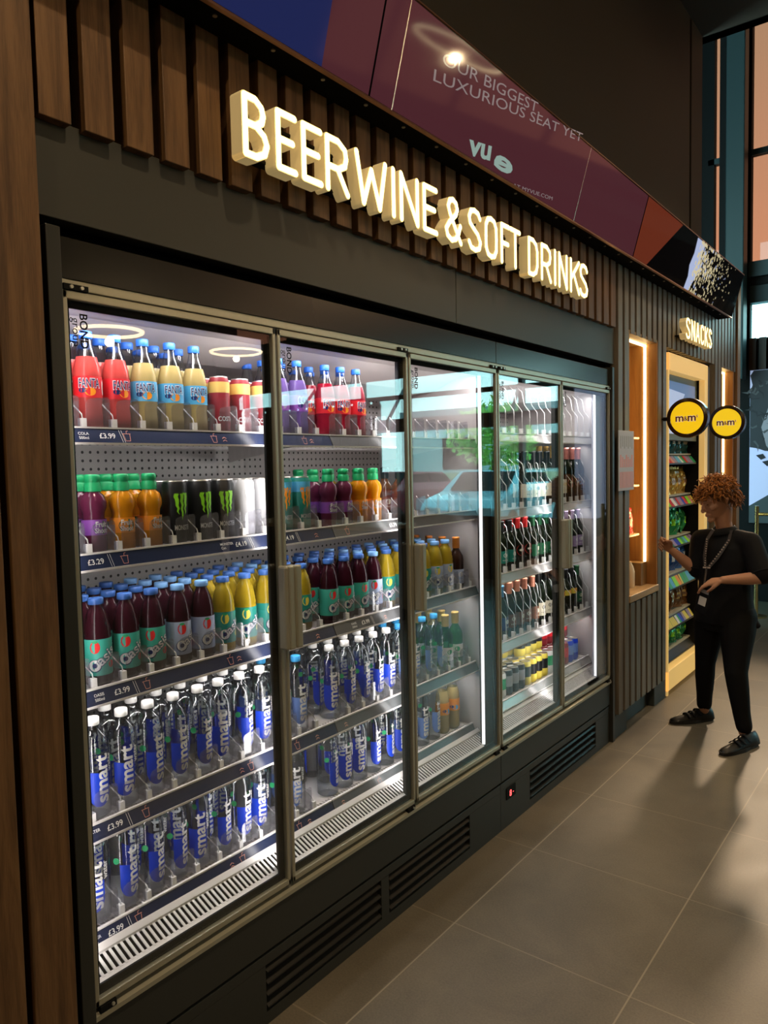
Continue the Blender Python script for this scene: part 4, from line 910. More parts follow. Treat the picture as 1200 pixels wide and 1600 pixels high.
for k in range(420):
    t_ = rnd.random(); y = 5.02 + abs(rnd.gauss(0, .34)); f = min(.97, max(.02, rnd.gauss(.55, .27)))
    if y > 5.95: continue
    s_ = rnd.uniform(.006, .017) * (1 if y < 5.5 else .7); a0 = rnd.random() * 6; n_ = 6
    q.add([on(y, f, .002 + k * 1e-6) + U * (s_ * .7 * math.cos(a0 + 2 * PI * j / n_) * rnd.uniform(.6, 1.2)) + UV * (s_ * math.sin(a0 + 2 * PI * j / n_) * rnd.uniform(.6, 1.2)) for j in range(n_)], [tuple(range(n_))], 0 if rnd.random() < .85 else 1)
q.obj('popcorn_picture', ['scr_pop', 'scr_pale'], sC)
sf = MB().box(-.03, BX - .012, -.47, 6.19, BZ - .004, BZ + .004)
for k in range(34): sf.cyl((BX - .03, -.3 + k * .19, BZ - .004), .006, .003, (0, 0, -1), 8, 1)
struct(sf.box(-.03, TX - .05, -.47, 6.19, TZ - .03, TZ - .02).obj('trim_11', ['gap', 'alu']))

# ================================================================== FAR END: POSTER, RAIL, FURNITURE, PENDANTS, OUTSIDE
t = thing('portrait_poster', 'large black and white portrait of a curly-haired face on pale blue', 'poster', (0, 8.86, 0))
MB().bbox(-.29, 2.30, -.0, .035, .86, 2.52, .004).obj('poster_frame', 'black', t)
def sheet(name, pts, dy, m): return MB().add([(x, dy, z) for x, z in pts], [tuple(range(len(pts)))], 0).obj(name, m, t)
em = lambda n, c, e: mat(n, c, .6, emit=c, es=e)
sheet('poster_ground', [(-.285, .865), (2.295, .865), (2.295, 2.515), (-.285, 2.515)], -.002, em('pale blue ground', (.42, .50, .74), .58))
rnd = random.Random(5); hair = []
cx_, cz_ = .36, 2.08
for k in range(60):
    a = 2 * PI * k / 60; r_ = (.66 + .05 * math.sin(a * 7) + rnd.uniform(-.05, .05)); hair.append((cx_ + r_ * 1.08 * math.cos(a) * (1.12 if math.cos(a) < -.3 else 1), max(1.0, min(2.512, cz_ + r_ * .78 * math.sin(a)))))
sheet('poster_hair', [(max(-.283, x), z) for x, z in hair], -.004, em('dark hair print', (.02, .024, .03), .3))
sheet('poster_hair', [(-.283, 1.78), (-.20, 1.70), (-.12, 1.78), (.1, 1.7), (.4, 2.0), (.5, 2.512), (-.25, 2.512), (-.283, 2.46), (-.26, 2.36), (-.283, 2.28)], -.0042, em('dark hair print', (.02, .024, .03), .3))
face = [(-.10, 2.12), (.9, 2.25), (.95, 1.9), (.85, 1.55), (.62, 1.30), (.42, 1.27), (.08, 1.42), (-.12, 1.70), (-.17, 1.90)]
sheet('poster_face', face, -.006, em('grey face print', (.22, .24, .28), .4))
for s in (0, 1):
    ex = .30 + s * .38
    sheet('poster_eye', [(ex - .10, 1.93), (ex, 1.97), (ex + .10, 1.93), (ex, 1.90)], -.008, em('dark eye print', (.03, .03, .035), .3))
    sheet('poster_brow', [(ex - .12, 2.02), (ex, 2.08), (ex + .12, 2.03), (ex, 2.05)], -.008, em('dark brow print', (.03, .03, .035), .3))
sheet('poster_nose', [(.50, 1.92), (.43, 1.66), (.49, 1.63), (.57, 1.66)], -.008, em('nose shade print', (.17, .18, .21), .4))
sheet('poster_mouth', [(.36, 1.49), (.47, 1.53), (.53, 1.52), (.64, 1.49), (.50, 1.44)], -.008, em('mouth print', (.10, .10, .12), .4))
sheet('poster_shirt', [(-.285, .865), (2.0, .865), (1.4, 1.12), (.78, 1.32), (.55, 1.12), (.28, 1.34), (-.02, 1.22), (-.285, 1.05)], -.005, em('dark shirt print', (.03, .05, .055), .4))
locks = MB()
for k in range(70):
    a = rnd.uniform(PI * .1, PI * 1.25); r_ = rnd.uniform(.42, .78); x = cx_ + r_ * 1.0 * math.cos(a); z = cz_ + r_ * .72 * math.sin(a)
    if z > 2.5 or x < -.27: continue
    d = Vector((rnd.uniform(-1, 1), 0, rnd.uniform(-1, .4))).normalized() * rnd.uniform(.05, .13); n_ = Vector((-d.z, 0, d.x)).normalized() * rnd.uniform(.006, .016); p = Vector((x, -.009 - k * 1e-5, z))
    q2 = p + d * .5 + n_ * 2; locks.add([p - n_, q2 - n_ * .8, p + d, q2 + n_ * .8, p + n_], [(0, 1, 2, 3, 4)], k % 2)
for x, z in ((-.16, 1.53), (-.22, 1.60), (.0, 1.50)): locks.add([(x, -.009, z), (x + .07, -.009, z + .015), (x + .10, -.009, z - .03), (x + .05, -.009, z - .05)], [(0, 1, 2, 3)], 0)
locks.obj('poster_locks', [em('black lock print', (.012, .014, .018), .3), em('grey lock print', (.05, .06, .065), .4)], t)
# brass queue rail
t = thing('brass_handrail', 'brass handrail on slim posts in front of the portrait', 'handrail', (0, 8.0, 0))
brass = mat('polished brass', (.80, .58, .26), .2, .9)
MB().tube([(-.02, 0, 1.02), (1.6, 0, 1.02)], .018, 10).obj('top_bar', brass, t); MB().tube([(-.02, 0, .55), (1.6, 0, .55)], .013, 10).obj('lower_bar', brass, t)
for x in (-.04, .8, 1.6):
    MB().cyl((x, 0, .0), .020, 1.10, (0, 0, 1), 14).obj('post', brass, t); MB().cyl((x, 0, 0), .10, .012, (0, 0, 1), 24).obj('foot', brass, t)
# counters in the hall (seen only as reflections in the cooler doors)
def counter(x0, x1, y0, y1, h, label, top='counterwood'):
    t = thing('service_counter', label, 'counter', (0, 0, 0))
    MB().bbox(x0, x1, y0, y1, .0, h - .04, .01).obj('counter_body', 'black', t); MB().bbox(x0 - .02, x1 + .02, y0 - .02, y1 + .02, h - .04, h, .006).obj('counter_top', top, t)
    return t
counter(2.9, 4.9, 5.6, 6.2, .98, 'black counter with oak top before the glazed front, reflected in the doors')
t = thing('slush_sign_stand', 'white upright drinks sign with red lettering reflected in the first door', 'sign', (2.7, 3.55, 0), None, R(-143))
MB().bbox(-.30, .30, -.01, .01, .95, 1.60, .003).obj('sign_board', mat('white sign board', (.85, .83, .90), .5), t)
MB().cyl((0, .0, 0), .02, .96, (0, 0, 1), 12).cyl((0, 0, 0), .16, .015, (0, 0, 1), 24).obj('sign_post', 'metal_dark', t)
q = MB()
for s_ in (1,):
    put_text(q, 'SLUSH &', (-.26, -.012, 1.40), (1, 0, 0), (0, 0, 1), .16, 0, bold=.02, width=.52); put_text(q, 'JUICE', (-.26, -.012, 1.20), (1, 0, 0), (0, 0, 1), .17, 0, bold=.02, width=.52)
    q.box(-.26, .1, -.0122, -.0115, 1.09, 1.10, 0)
q.obj('red_lettering', 'p_red', t)
# ring pendants
MT['ringled'] = mat('ring light', (1, .9, .7), .5, emit=(1, .80, .46), es=9)
def ring(x, y, z, rad, label, pw=26):
    t = thing('ring_pendant', label, 'lamp', (x, y, z), 'round ring lamps hanging in the hall')
    n = 40; m = MB().tube([(rad * math.cos(2 * PI * k / n), rad * math.sin(2 * PI * k / n), .014) for k in range(n)], .020, 8, 0, True); m.obj('ring_frame', 'black', t)
    MB().tube([(rad * math.cos(2 * PI * k / n), rad * math.sin(2 * PI * k / n), -.006) for k in range(n)], .016, 8, 0, True).obj('ring_light', 'ringled', t)
    w_ = MB()
    for k in range(3): a = 2 * PI * k / 3; w_.tube([(rad * math.cos(a), rad * math.sin(a), .02), (0, 0, 4.65 - z)], .002, 4)
    w_.obj('hanging_wire', 'metal_dark', t)
    l = bpy.data.lights.new('ring_lamp', 'POINT'); l.energy = pw; l.color = (1, .72, .40); l.shadow_soft_size = .03
    o = bpy.data.objects.new('ring_lamp', l); COL.objects.link(o); o.location = (x, y, z - .08)
ring(3.2, 3.0, 2.55, .22, 'ring lamp reflected over the red drink bottles', 10)
ring(4.5, 5.3, 2.80, .26, 'ring lamp reflected above the coffee cans', 12)
ring(3.3, 5.8, 3.70, .42, 'large ring lamp reflected over the seat caption', 24)
ring(3.5, .8, 3.6, .40, 'large ring lamp behind the camera', 46)
ring(1.2, -1.6, 3.6, .40, 'large ring lamp at the rear of the hall', 60)
# ---- outside, seen by reflection in the cooler doors
def car(x, y, rz, col, label):
    t = thing('car', label, 'car', (x, y, -.02), 'cars parked outside the glazed front', rz)
    side = [(-2.1, .35), (-2.1, .75), (-1.95, .92), (-1.25, 1.0), (-.75, 1.42), (.55, 1.45), (1.15, 1.02), (1.9, .88), (2.1, .68), (2.1, .35)]
    b = bmesh.new(); vs = []
    m = MB()
    lo = side; n = len(side)
    for yy, k in ((-.85, 0), (.85, 1)): m.v += [(x_, yy * (.80 if z_ > 1.1 else 1), z_) for x_, z_ in side]
    m.f += [tuple(range(n))[::-1], tuple(range(n, 2 * n))] + [(i, (i + 1) % n, n + (i + 1) % n, n + i) for i in range(n)]; m.mi += [0] * (n + 2); m.sm += [False] * (n + 2)
    m.obj('car_body', mat('car paint', col, .25, .2, coat=.5), t)
    MB().prism([(-1.15, 1.03), (-.72, 1.38), (-.1, 1.40), (-.1, 1.03)], 'y', -.78, .78).prism([(0, 1.03), (0, 1.40), (.5, 1.39), (1.0, 1.03)], 'y', -.78, .78).obj('side_window', 'black', t)
    MB().add([(1.14, -.66, 1.05), (1.14, .66, 1.05), (.60, .62, 1.43), (.60, -.62, 1.43)], [(0, 1, 2, 3)]).obj('windscreen', 'black', t)
    for wx in (-1.3, 1.35):
        for wy in (-.86, .70): MB().cyl((wx, wy, .33), .33, .17, (0, 1, 0), 24).obj('wheel', 'black', t)
    for wy in (-.6, .6): MB().bbox(2.06, 2.12, wy - .14, wy + .14, .62, .74, .01).obj('headlight', 'lit_rail', t)
    return t
car(6.5, 14.6, R(-95), (.45, .62, .68), 'pale blue car parked outside, reflected in the third door')
car(9.4, 14.9, R(-88), (.55, .03, .05), 'red car parked outside, reflected in the second door')
car(12.4, 15.2, R(-90), (.50, .55, .58), 'silver car parked outside, reflected beside the red car')
car(3.6, 15.2, R(-92), (.55, .10, .08), 'dull red car parked outside, reflected in the wine cooler')
car(15.6, 15.4, R(-90), (.08, .10, .12), 'black car parked outside beyond the silver car')
bl = thing('retail_building', 'pale flat-roofed building across the car park', 'building', (0, 38, 0))
MB().box(-4, 26, 0, 6, 0, 4.3).obj('wall', mat('pale cladding', (.55, .60, .58), .8), bl); MB().box(-4.2, 26.2, -.3, 6.2, 4.3, 4.9).obj('roof_edge', mat('grey fascia', (.25, .27, .28), .7), bl)
MB().box(-4, 26, -.05, 0, 0, 1.1).obj('plinth', mat('buff brick', (.60, .48, .30), .8), bl)
for k in range(5): MB().box(-1 + k * 5.4, 1.6 + k * 5.4, -.08, .0, 1.3, 3.2).obj('window', 'black', bl)
def tree(x, y, h, rad, label):
    t = thing('leafy_tree', label, 'tree', (x, y, 0), 'trees beyond the car park'); rnd = random.Random(int(x * 10))
    MB().tube([(0, 0, 0), (.05, 0, h * .4), (0, .1, h * .75)], [.16, .12, .05], 8).obj('trunk', mat('bark', (.12, .08, .05), .9), t)
    m = MB()
    for k in range(1500):
        a = rnd.random() * 2 * PI; b = math.acos(rnd.uniform(-1, 1)); r_ = rad * rnd.uniform(.5, 1) ** .5 * (1 + .2 * math.sin(3 * a + 2 * b))
        p = Vector((r_ * math.sin(b) * math.cos(a), r_ * math.sin(b) * math.sin(a), h * .66 + r_ * .75 * math.cos(b))); s_ = rnd.uniform(.10, .22)
        u = Vector((rnd.uniform(-1, 1), rnd.uniform(-1, 1), rnd.uniform(-1, 1))).normalized(); v = u.orthogonal().normalized()
        m.add([p - u * s_, p + v * s_ * .5, p + u * s_, p - v * s_ * .5], [(0, 1, 2, 3)])
    m.obj('crown', mat('leaf green', (.34, .62, .10), .7), t)
tree(9.6, 30, 3.3, 1.9, 'round green tree reflected in the third door'); tree(4.4, 30, 3.0, 1.8, 'round green tree reflected in the wine cooler'); tree(13.5, 27, 4.2, 1.7, 'green tree beyond the silver car')
# canopy outside the glazed front: steel beams, purlins and slanting struts
cn = thing('entrance_canopy', 'slim steel and glass canopy outside the glazed front', 'canopy', (0, 0, 0))
stl = mat('galvanised grey steel', (.16, .19, .20), .5, .3)
for x in (1.2, 3.4, 5.6, 7.8, 10.0): MB().tube([(x, 9.1, 3.0), (x + .1, 11.6, 3.5)], .05, 8).obj('beam', stl, cn); MB().tube([(x, 9.2, 2.1), (x + .6, 11.0, 3.35)], .028, 8).obj('strut', stl, cn)
for y, z in ((10.2, 3.18), (11.6, 3.48)): MB().tube([(.8, y, z), (11.5, y, z)], .045, 8).obj('purlin', stl, cn)
for x in (3.4, 7.8): MB().cyl((x + .1, 11.6, 0), .06, 3.45, (0, 0, 1), 12).obj('post', stl, cn)

# added lamps: aisle spots warming the floor, one far spot casting leg shadows
def added_spot(x, y, pw, ang, aim=(0, 0, -1), label='', z=4.64, col=(1, .74, .45), soft=.04):
    t = thing('added_spotlight', label, 'lamp', (x, y, z), 'added spotlights over the aisle')
    MB().cyl((0, 0, -.10), .045, .10, (0, 0, 1), 18).obj('lamp_body', 'black', t); MB().disc((0, 0, -.1005), .034, (0, 0, -1), 18).obj('lamp_lens', 'led', t)
    l = bpy.data.lights.new('added_spot_lamp', 'SPOT'); l.energy = pw; l.spot_size = R(ang); l.spot_blend = .7; l.color = col; l.shadow_soft_size = soft
    q_ = bpy.data.objects.new('added_spot_lamp', l); COL.objects.link(q_); q_.location = (x, y, z - .12); q_.rotation_euler = Vector(aim).to_track_quat('-Z', 'Y').to_euler()
added_spot(1.6, 1.0, 130, 75, (-.5, .1, -1), 'added ceiling spotlight above the start of the cooler')
added_spot(1.7, 3.0, 120, 80, (-.25, .1, -1), 'added ceiling spotlight above the middle of the cooler')
added_spot(1.7, 5.0, 150, 80, (-.3, .1, -1), 'added ceiling spotlight above the shelving bay')
added_spot(.06, 8.74, 620, 46, (.52, -5.0, -3.3), 'added unseen spotlight under the clear strip window', 3.45, (1, .72, .46), .14)

# ================================================================== PERSON
def sph(mb, c, r, seg=14, rings=9, sc=(1, 1, 1), mi=0):
    vs = [(c[0], c[1], c[2] - r * sc[2])]; fs = []
    for i in range(1, rings):
        a = PI * i / rings
        for k in range(seg): b = 2 * PI * k / seg; vs.append((c[0] + r * sc[0] * math.sin(a) * math.cos(b), c[1] + r * sc[1] * math.sin(a) * math.sin(b), c[2] - r * sc[2] * math.cos(a)))
    vs.append((c[0], c[1], c[2] + r * sc[2])); n = len(vs) - 1
    for k in range(seg): fs.append((0, 1 + (k + 1) % seg, 1 + k)); fs.append((n, n - seg + k, n - seg + (k + 1) % seg))
    for i in range(rings - 2):
        for k in range(seg): a = 1 + i * seg; fs.append((a + k, a + (k + 1) % seg, a + seg + (k + 1) % seg, a + seg + k))
    mb.add(vs, fs, mi, True)
def limb(mb, pts, rad, seg=14, n=5):
    """tapered limb through the joints, rounded at every joint"""
    P = [Vector(p) for p in pts]
    for i in range(len(P) - 1):
        sub = [P[i].lerp(P[i + 1], t / n) for t in range(n + 1)]; rr = [rad[i] + (rad[i + 1] - rad[i]) * t / n for t in range(n + 1)]
        mb.tube(sub, rr, seg)
    for p, r_ in zip(P, rad): sph(mb, p, r_ * .995, seg)
def ellipse_loft(mb, secs, seg=24, yaw=0):
    """secs: (cx, cy, z, rx, ry) from the bottom up; closed"""
    vs = []; fs = []
    for cx, cy, z, rx, ry in secs:
        for k in range(seg):
            a = 2 * PI * k / seg; u = rx * math.cos(a); v = ry * math.sin(a); vs.append((cx + u * math.cos(yaw) - v * math.sin(yaw), cy + u * math.sin(yaw) + v * math.cos(yaw), z))
    for i in range(len(secs) - 1):
        for k in range(seg): fs.append((i * seg + k, i * seg + (k + 1) % seg, (i + 1) * seg + (k + 1) % seg, (i + 1) * seg + k))
    fs += [tuple(range(seg))[::-1], tuple(range((len(secs) - 1) * seg, len(secs) * seg))]
    mb.add(vs, fs, 0, True)
def fuse(mb, name, m, parent, voxel, smooth=3, fac=.5):
    o = mb.obj(name, m); md = o.modifiers.new('r', 'REMESH'); md.mode = 'VOXEL'; md.voxel_size = voxel; md.use_smooth_shade = True
    if smooth: s = o.modifiers.new('s', 'SMOOTH'); s.iterations = smooth; s.factor = fac
    dg = bpy.context.evaluated_depsgraph_get(); me = bpy.data.meshes.new_from_object(o.evaluated_get(dg)); me.name = name
    old = o.data; o.modifiers.clear(); o.data = me; bpy.data.meshes.remove(old); me.materials.clear(); me.materials.append(MT[m] if isinstance(m, str) else m)
    for p in me.polygons: p.use_smooth = True
    o.parent = parent; return o
MT['skin'] = mat('skin', (.46, .235, .145), .5, 0, .35); MT['cloth'] = mat('black cloth', (.007, .0075, .010), .8, 0, .25); MT['trouser'] = mat('black trousers', (.005, .005, .006), .75, 0, .2)
MT['shoe'] = mat('black leather', (.010, .009, .008), .4, 0, .4); MT['hair'] = mat('ginger hair', (.40, .15, .032), .5, 0, .4); MT['hairdark'] = mat('brown hair', (.14, .055, .018), .6)
PS = thing('person', 'person in black polo shirt, trousers and shoes with ginger curls holding a lanyard card', 'person')
V3 = Vector
NK = V3((.485, 4.46, 1.165)); HC = V3((.452, 4.405, 1.340))
SR, ER, WR = V3((.352, 4.49, 1.100)), V3((.338, 4.475, .915)), V3((.215, 4.385, 1.045))
SL_, EL, WL = V3((.622, 4.42, 1.100)), V3((.700, 4.360, .925)), V3((.525, 4.245, .915))
HR, KR, AR = V3((.405, 4.50, .70)), V3((.372, 4.500, .385)), V3((.340, 4.610, .075))
HL, KL, AL = V3((.555, 4.45, .70)), V3((.572, 4.340, .400)), V3((.618, 4.330, .075))
bd = MB()
ellipse_loft(bd, [(.48, 4.475, .66, .13, .10), (.48, 4.475, .75, .135, .10), (.48, 4.47, .86, .11, .085), (.485, 4.465, .98, .125, .09), (.487, 4.462, 1.08, .13, .085), (.487, 4.46, 1.14, .085, .06), (.485, 4.458, 1.18, .046, .046)], yaw=-.3)
limb(bd, [NK, V3((.468, 4.432, 1.25))], [.044, .044])
for S_, E_, W_2 in ((SR, ER, WR), (SL_, EL, WL)):
    m1_ = S_.lerp(E_, .5); m2_ = E_.lerp(W_2, .35)
    limb(bd, [NK.lerp(S_, .55) - V3((0, 0, .02)), S_, m1_, E_, m2_, W_2], [.040, .048, .041, .032, .034, .0215])
for H_, K_, A_ in ((HR, KR, AR), (HL, KL, AL)): limb(bd, [H_, H_.lerp(K_, .45), K_, K_.lerp(A_, .35), A_], [.082, .072, .046, .046, .030])
# head, local frame: F forward (the way the face looks), S to its left, T up
F = V3((-.66, -.66, -.36)).normalized(); S = V3((0, 0, 1)).cross(F).normalized(); T = F.cross(S).normalized()
def hp(f, s, t): return HC + F * f + S * s + T * t
hm = []
seg, rings = 30, 22; vs = []; fs = []
for i in range(rings + 1):
    a = PI * i / rings; ct = -math.cos(a); st = math.sin(a)
    for k in range(seg):
        b = 2 * PI * k / seg; f = st * math.cos(b); s = st * math.sin(b); t_ = ct
        F_ = f * .090; S_2 = s * .070; T_2 = t_ * .105
        if t_ < 0:
            S_2 *= 1 - .38 * (-t_) ** 1.3; F_ = F_ * (1 - .10 * -t_) + (.018 * (-t_) if f > -.2 else .03 * (-t_))
        if f < 0 and t_ < .1: F_ *= 1 - .28 * min(1, (.1 - t_))
        if f > .55: F_ = F_ - (f - .55) * .018 * (1 if t_ > -.7 else .2)
        vs.append(hp(F_, S_2, T_2 + (.004 if t_ > .5 else 0)))
for i in range(rings):
    for k in range(seg): fs.append((i * seg + k, i * seg + (k + 1) % seg, (i + 1) * seg + (k + 1) % seg, (i + 1) * seg + k))
bd.add(vs, fs + [tuple(range(seg))[::-1], tuple(range(rings * seg, (rings + 1) * seg))], 0, True)
limb(bd, [hp(.076, 0, .010), hp(.092, 0, -.014), hp(.100, 0, -.030)], [.0075, .009, .0115], 10, 3)
for s in (-1, 1):
    sph(bd, hp(.090, s * .009, -.033), .0075, 10, 7)
    limb(bd, [hp(.080, s * .010, .022), hp(.079, s * .032, .024), hp(.064, s * .050, .018)], [.0075, .0085, .007], 8, 2)
    limb(bd, [hp(.064, s * .040, -.022), hp(.050, s * .052, -.018)], [.016, .014], 10, 2)
    sph(bd, hp(.070, s * .030, .004), .0125, 12, 8)
    limb(bd, [hp(-.006, s * .070, .014), hp(-.012, s * .077, .002), hp(-.004, s * .072, -.022)], [.009, .013, .008], 8, 3)
limb(bd, [hp(.080, -.018, -.058), hp(.088, 0, -.056), hp(.080, .018, -.058)], [.004, .0065, .004], 8, 3)
limb(bd, [hp(.078, -.015, -.066), hp(.086, 0, -.067), hp(.078, .015, -.066)], [.004, .0068, .004], 8, 3)
limb(bd, [hp(.070, -.012, -.092), hp(.076, 0, -.094), hp(.070, .012, -.092)], [.013, .015, .013], 8, 2)
limb(bd, [hp(-.02, 0, -.06), V3((.475, 4.442, 1.22))], [.046, .045], 14, 3)
def hand(w_, d, nrm, sidev, curls, thumb, k=.88):
    """w_ wrist, d pointing along the hand, nrm out of the palm, sidev towards the thumb; curls per finger"""
    d, nrm, sidev = d.normalized(), nrm.normalized(), sidev.normalized()
    pl = .078 * k
    for j in range(4):
        off = sidev * (.030 - .020 * j) * k
        kn = w_ + d * (pl * (1 - .04 * abs(j - 1))) + off
        limb(bd, [w_ + off * .45 + d * .004, kn], [.0135 * k, .0105 * k], 8, 3)
        Ls = [(.040, .026, .019), (.044, .029, .020), (.041, .027, .019), (.033, .021, .017)][j]; p = kn; ang = 0; pts = [kn]
        for q in range(3):
            ang += curls[j] * (.8, 1.0, .7)[q]; dv = d * math.cos(ang) + nrm * math.sin(ang) + sidev * (.05 - .035 * j); p = p + dv.normalized() * Ls[q] * k; pts.append(p)
        limb(bd, pts, [.0095 * k, .0088 * k, .0080 * k, .0068 * k], 8, 3)
    b0 = w_ + d * .018 * k + sidev * .020 * k
    t1 = b0 + (d * .55 + sidev * .75 + nrm * thumb * .5).normalized() * .038 * k; t2 = t1 + (d * .85 + sidev * .15 + nrm * thumb).normalized() * .030 * k; t3 = t2 + (d * .9 - sidev * .25 + nrm * thumb * .8).normalized() * .024 * k
    limb(bd, [b0, t1, t2, t3], [.0150 * k, .0112 * k, .0100 * k, .0080 * k], 8, 3)
hand(WR, V3((-.62, -.35, .62)), V3((.45, -.55, -.45)), V3((.45, -.3, .75)), (.75, .85, .95, 1.0), .7)
hand(WL, V3((-.92, -.25, -.20)), V3((-.12, .35, -.9)), V3((-.05, -.75, -.35)), (.45, .55, .62, .68), .7)
fuse(bd, 'body', 'skin', PS, .0040, 3, .45)
# eyes, brows, lips
fe = MB()
for s in (-1, 1):
    e0 = hp(.0795, s * .031, .004); limb(fe, [hp(.0775, s * .044, .006), hp(.0825, s * .031, .0035), hp(.0800, s * .019, .004)], [.0015, .0022, .0015], 6, 3)
    limb(fe, [hp(.081, s * .016, .024), hp(.085, s * .032, .029), hp(.071, s * .051, .024)], [.0018, .0026, .0014], 6, 3)
fe.obj('brows_and_lashes', 'hairdark', PS)
lp = MB(); limb(lp, [hp(.0835, -.018, -.0615), hp(.0925, 0, -.0615), hp(.0835, .018, -.0615)], [.0012, .0030, .0012], 6, 4); lp.obj('lips', mat('lip colour', (.40, .15, .12), .5), PS)
# shirt
sh = MB()
ellipse_loft(sh, [(.480, 4.475, .640, .170, .128), (.480, 4.475, .70, .168, .128), (.482, 4.474, .80, .150, .118), (.484, 4.470, .90, .146, .112), (.486, 4.466, 1.00, .152, .112), (.487, 4.463, 1.07, .150, .100), (.487, 4.462, 1.125, .115, .078), (.486, 4.460, 1.160, .070, .062), (.484, 4.456, 1.168, .056, .056)], yaw=-.3)
for S_, E_ in ((SR, ER), (SL_, EL)):
    limb(sh, [NK.lerp(S_, .45) - V3((0, 0, .015)), S_, S_.lerp(E_, .5), S_.lerp(E_, .86)], [.055, .064, .062, .064])
for k in range(5): a = 1.2 + k * 1.25; limb(sh, [V3((.48 + .135 * math.cos(a), 4.47 + .10 * math.sin(a), .68)), V3((.483 + .120 * math.cos(a + .3), 4.47 + .09 * math.sin(a + .3), .86))], [.018, .012], 8)
limb(sh, [V3((.62, 4.47, .665)), V3((.655, 4.45, .645))], [.035, .02], 8)
so = fuse(sh, 'polo_shirt', 'cloth', PS, .008, 4)
co = MB(); n = 22
for s in (1,):
    vs = []; fs = []
    for k in range(n + 1):
        a = 2 * PI * k / n - PI / 2 - .55; gap = abs(math.sin((a + PI / 2 + .55) / 2))
        for r_, z in ((.050, 1.196 - .022 * (1 - gap)), (.056, 1.195 - .022 * (1 - gap)), (.078, 1.165 - .026 * (1 - gap)), (.072, 1.160 - .026 * (1 - gap))): vs.append((.481 + r_ * math.cos(a), 4.452 + r_ * math.sin(a), z))
    for k in range(n):
        for j in range(3): fs.append((k * 4 + j, k * 4 + 4 + j, k * 4 + 5 + j, k * 4 + j + 1))
    co.add(vs, fs, 0, True)
co.obj('collar', 'cloth', so)
for S_, E_ in ((SR, ER), (SL_, EL)):
    p = S_.lerp(E_, .84); q2 = S_.lerp(E_, .88); c_ = MB(); c_.tube([p, q2], [.0665, .0665], 18); c_.obj('sleeve_cuff', 'cloth', so)
# trousers
tr = MB()
ellipse_loft(tr, [(.482, 4.475, .60, .140, .110), (.482, 4.475, .68, .160, .122), (.482, 4.475, .74, .155, .118), (.482, 4.474, .84, .128, .104)], yaw=-.3)
limb(tr, [HR + V3((0, 0, -.02)), HR.lerp(KR, .35), KR.lerp(HR, .25), KR, KR.lerp(AR, .3), KR.lerp(AR, .7), AR + V3((0, 0, .03))], [.098, .086, .066, .056, .054, .045, .043], 16)
limb(tr, [HL + V3((0, 0, -.02)), HL.lerp(KL, .35), KL.lerp(HL, .25), KL, KL.lerp(AL, .3), KL.lerp(AL, .7), AL + V3((0, 0, .03))], [.104, .094, .072, .061, .056, .046, .043], 16)
fuse(tr, 'trousers', 'trouser', PS, .008, 4)
# shoes
def shoe(heel, toe, label):
    t = MB(); h = Vector((*heel, 0)); d = Vector((toe[0] - heel[0], toe[1] - heel[1], 0)); L = d.length; d.normalize(); s = Vector((-d.y, d.x, 0))
    secs = [(0, .024, .030, .062), (.04, .030, .034, .078), (.16, .036, .038, .082), (.30, .036, .040, .076), (.48, .037, .042, .058), (.68, .040, .043, .046), (.86, .038, .040, .038), (.96, .028, .030, .030), (1.0, .012, .014, .020)]
    vs = []; fs = []; n = 16
    for f, w_, w2, hh in secs:
        for k in range(n):
            a = 2 * PI * k / n; x = math.cos(a); z = math.sin(a); zz = .014 + (hh - .014) * z if z > 0 else .014 + .006 * z
            vs.append(h + d * (L * f) + s * (w_ * x * (1 if z <= 0 else abs(x) ** .15 if x else 1)) * (1 - .22 * max(0, z)) + Vector((0, 0, zz)))
    for i in range(len(secs) - 1):
        for k in range(n): fs.append((i * n + k, i * n + (k + 1) % n, (i + 1) * n + (k + 1) % n, (i + 1) * n + k))
    fs += [tuple(range(n))[::-1], tuple(range((len(secs) - 1) * n, len(secs) * n))]
    t.add(vs, fs, 0, True)
    o = t.obj('shoe', 'shoe', PS)
    m = MB(); out = []
    for k in range(24):
        a = 2 * PI * k / 24; x = math.cos(a); y = math.sin(a); fx = .5 + .515 * x; w_ = .043 * abs(y) ** .7 * (1 if y > 0 else -1) * (.86 if x < 0 else 1)
        out.append(tuple((h + d * (L * fx) + s * w_).xy))
    m.prism(out, 'z', 0.001, .018); m.obj('sole', mat('dark rubber sole', (.018, .017, .016), .6), o)
    st = MB()
    for f, w_, hh in ((.36, .040, .072), (.48, .041, .060), (.60, .041, .052)):
        P = [h + d * (L * (f + (.02 if abs(q) < 1 else 0))) + s * (w_ * q * .92) + Vector((0, 0, hh * (1.0 - .42 * q * q) + .002)) for q in (-1, -.6, -.2, .2, .6, 1)]
        vs = []; 
        for p in P: vs += [p - d * .009, p + d * .009, p + d * .009 + Vector((0, 0, .004)), p - d * .009 + Vector((0, 0, .004))]
        fs = []
        for i in range(5):
            for j in range(4): fs.append((i * 4 + j, i * 4 + (j + 1) % 4, (i + 1) * 4 + (j + 1) % 4, (i + 1) * 4 + j))
        st.add(vs, fs, 0, True)
    st.obj('shoe_strap', 'cloth', o)
    return o
shoe((.372, 4.665), (.190, 4.455), '')
shoe((.668, 4.385), (.555, 4.110), '')
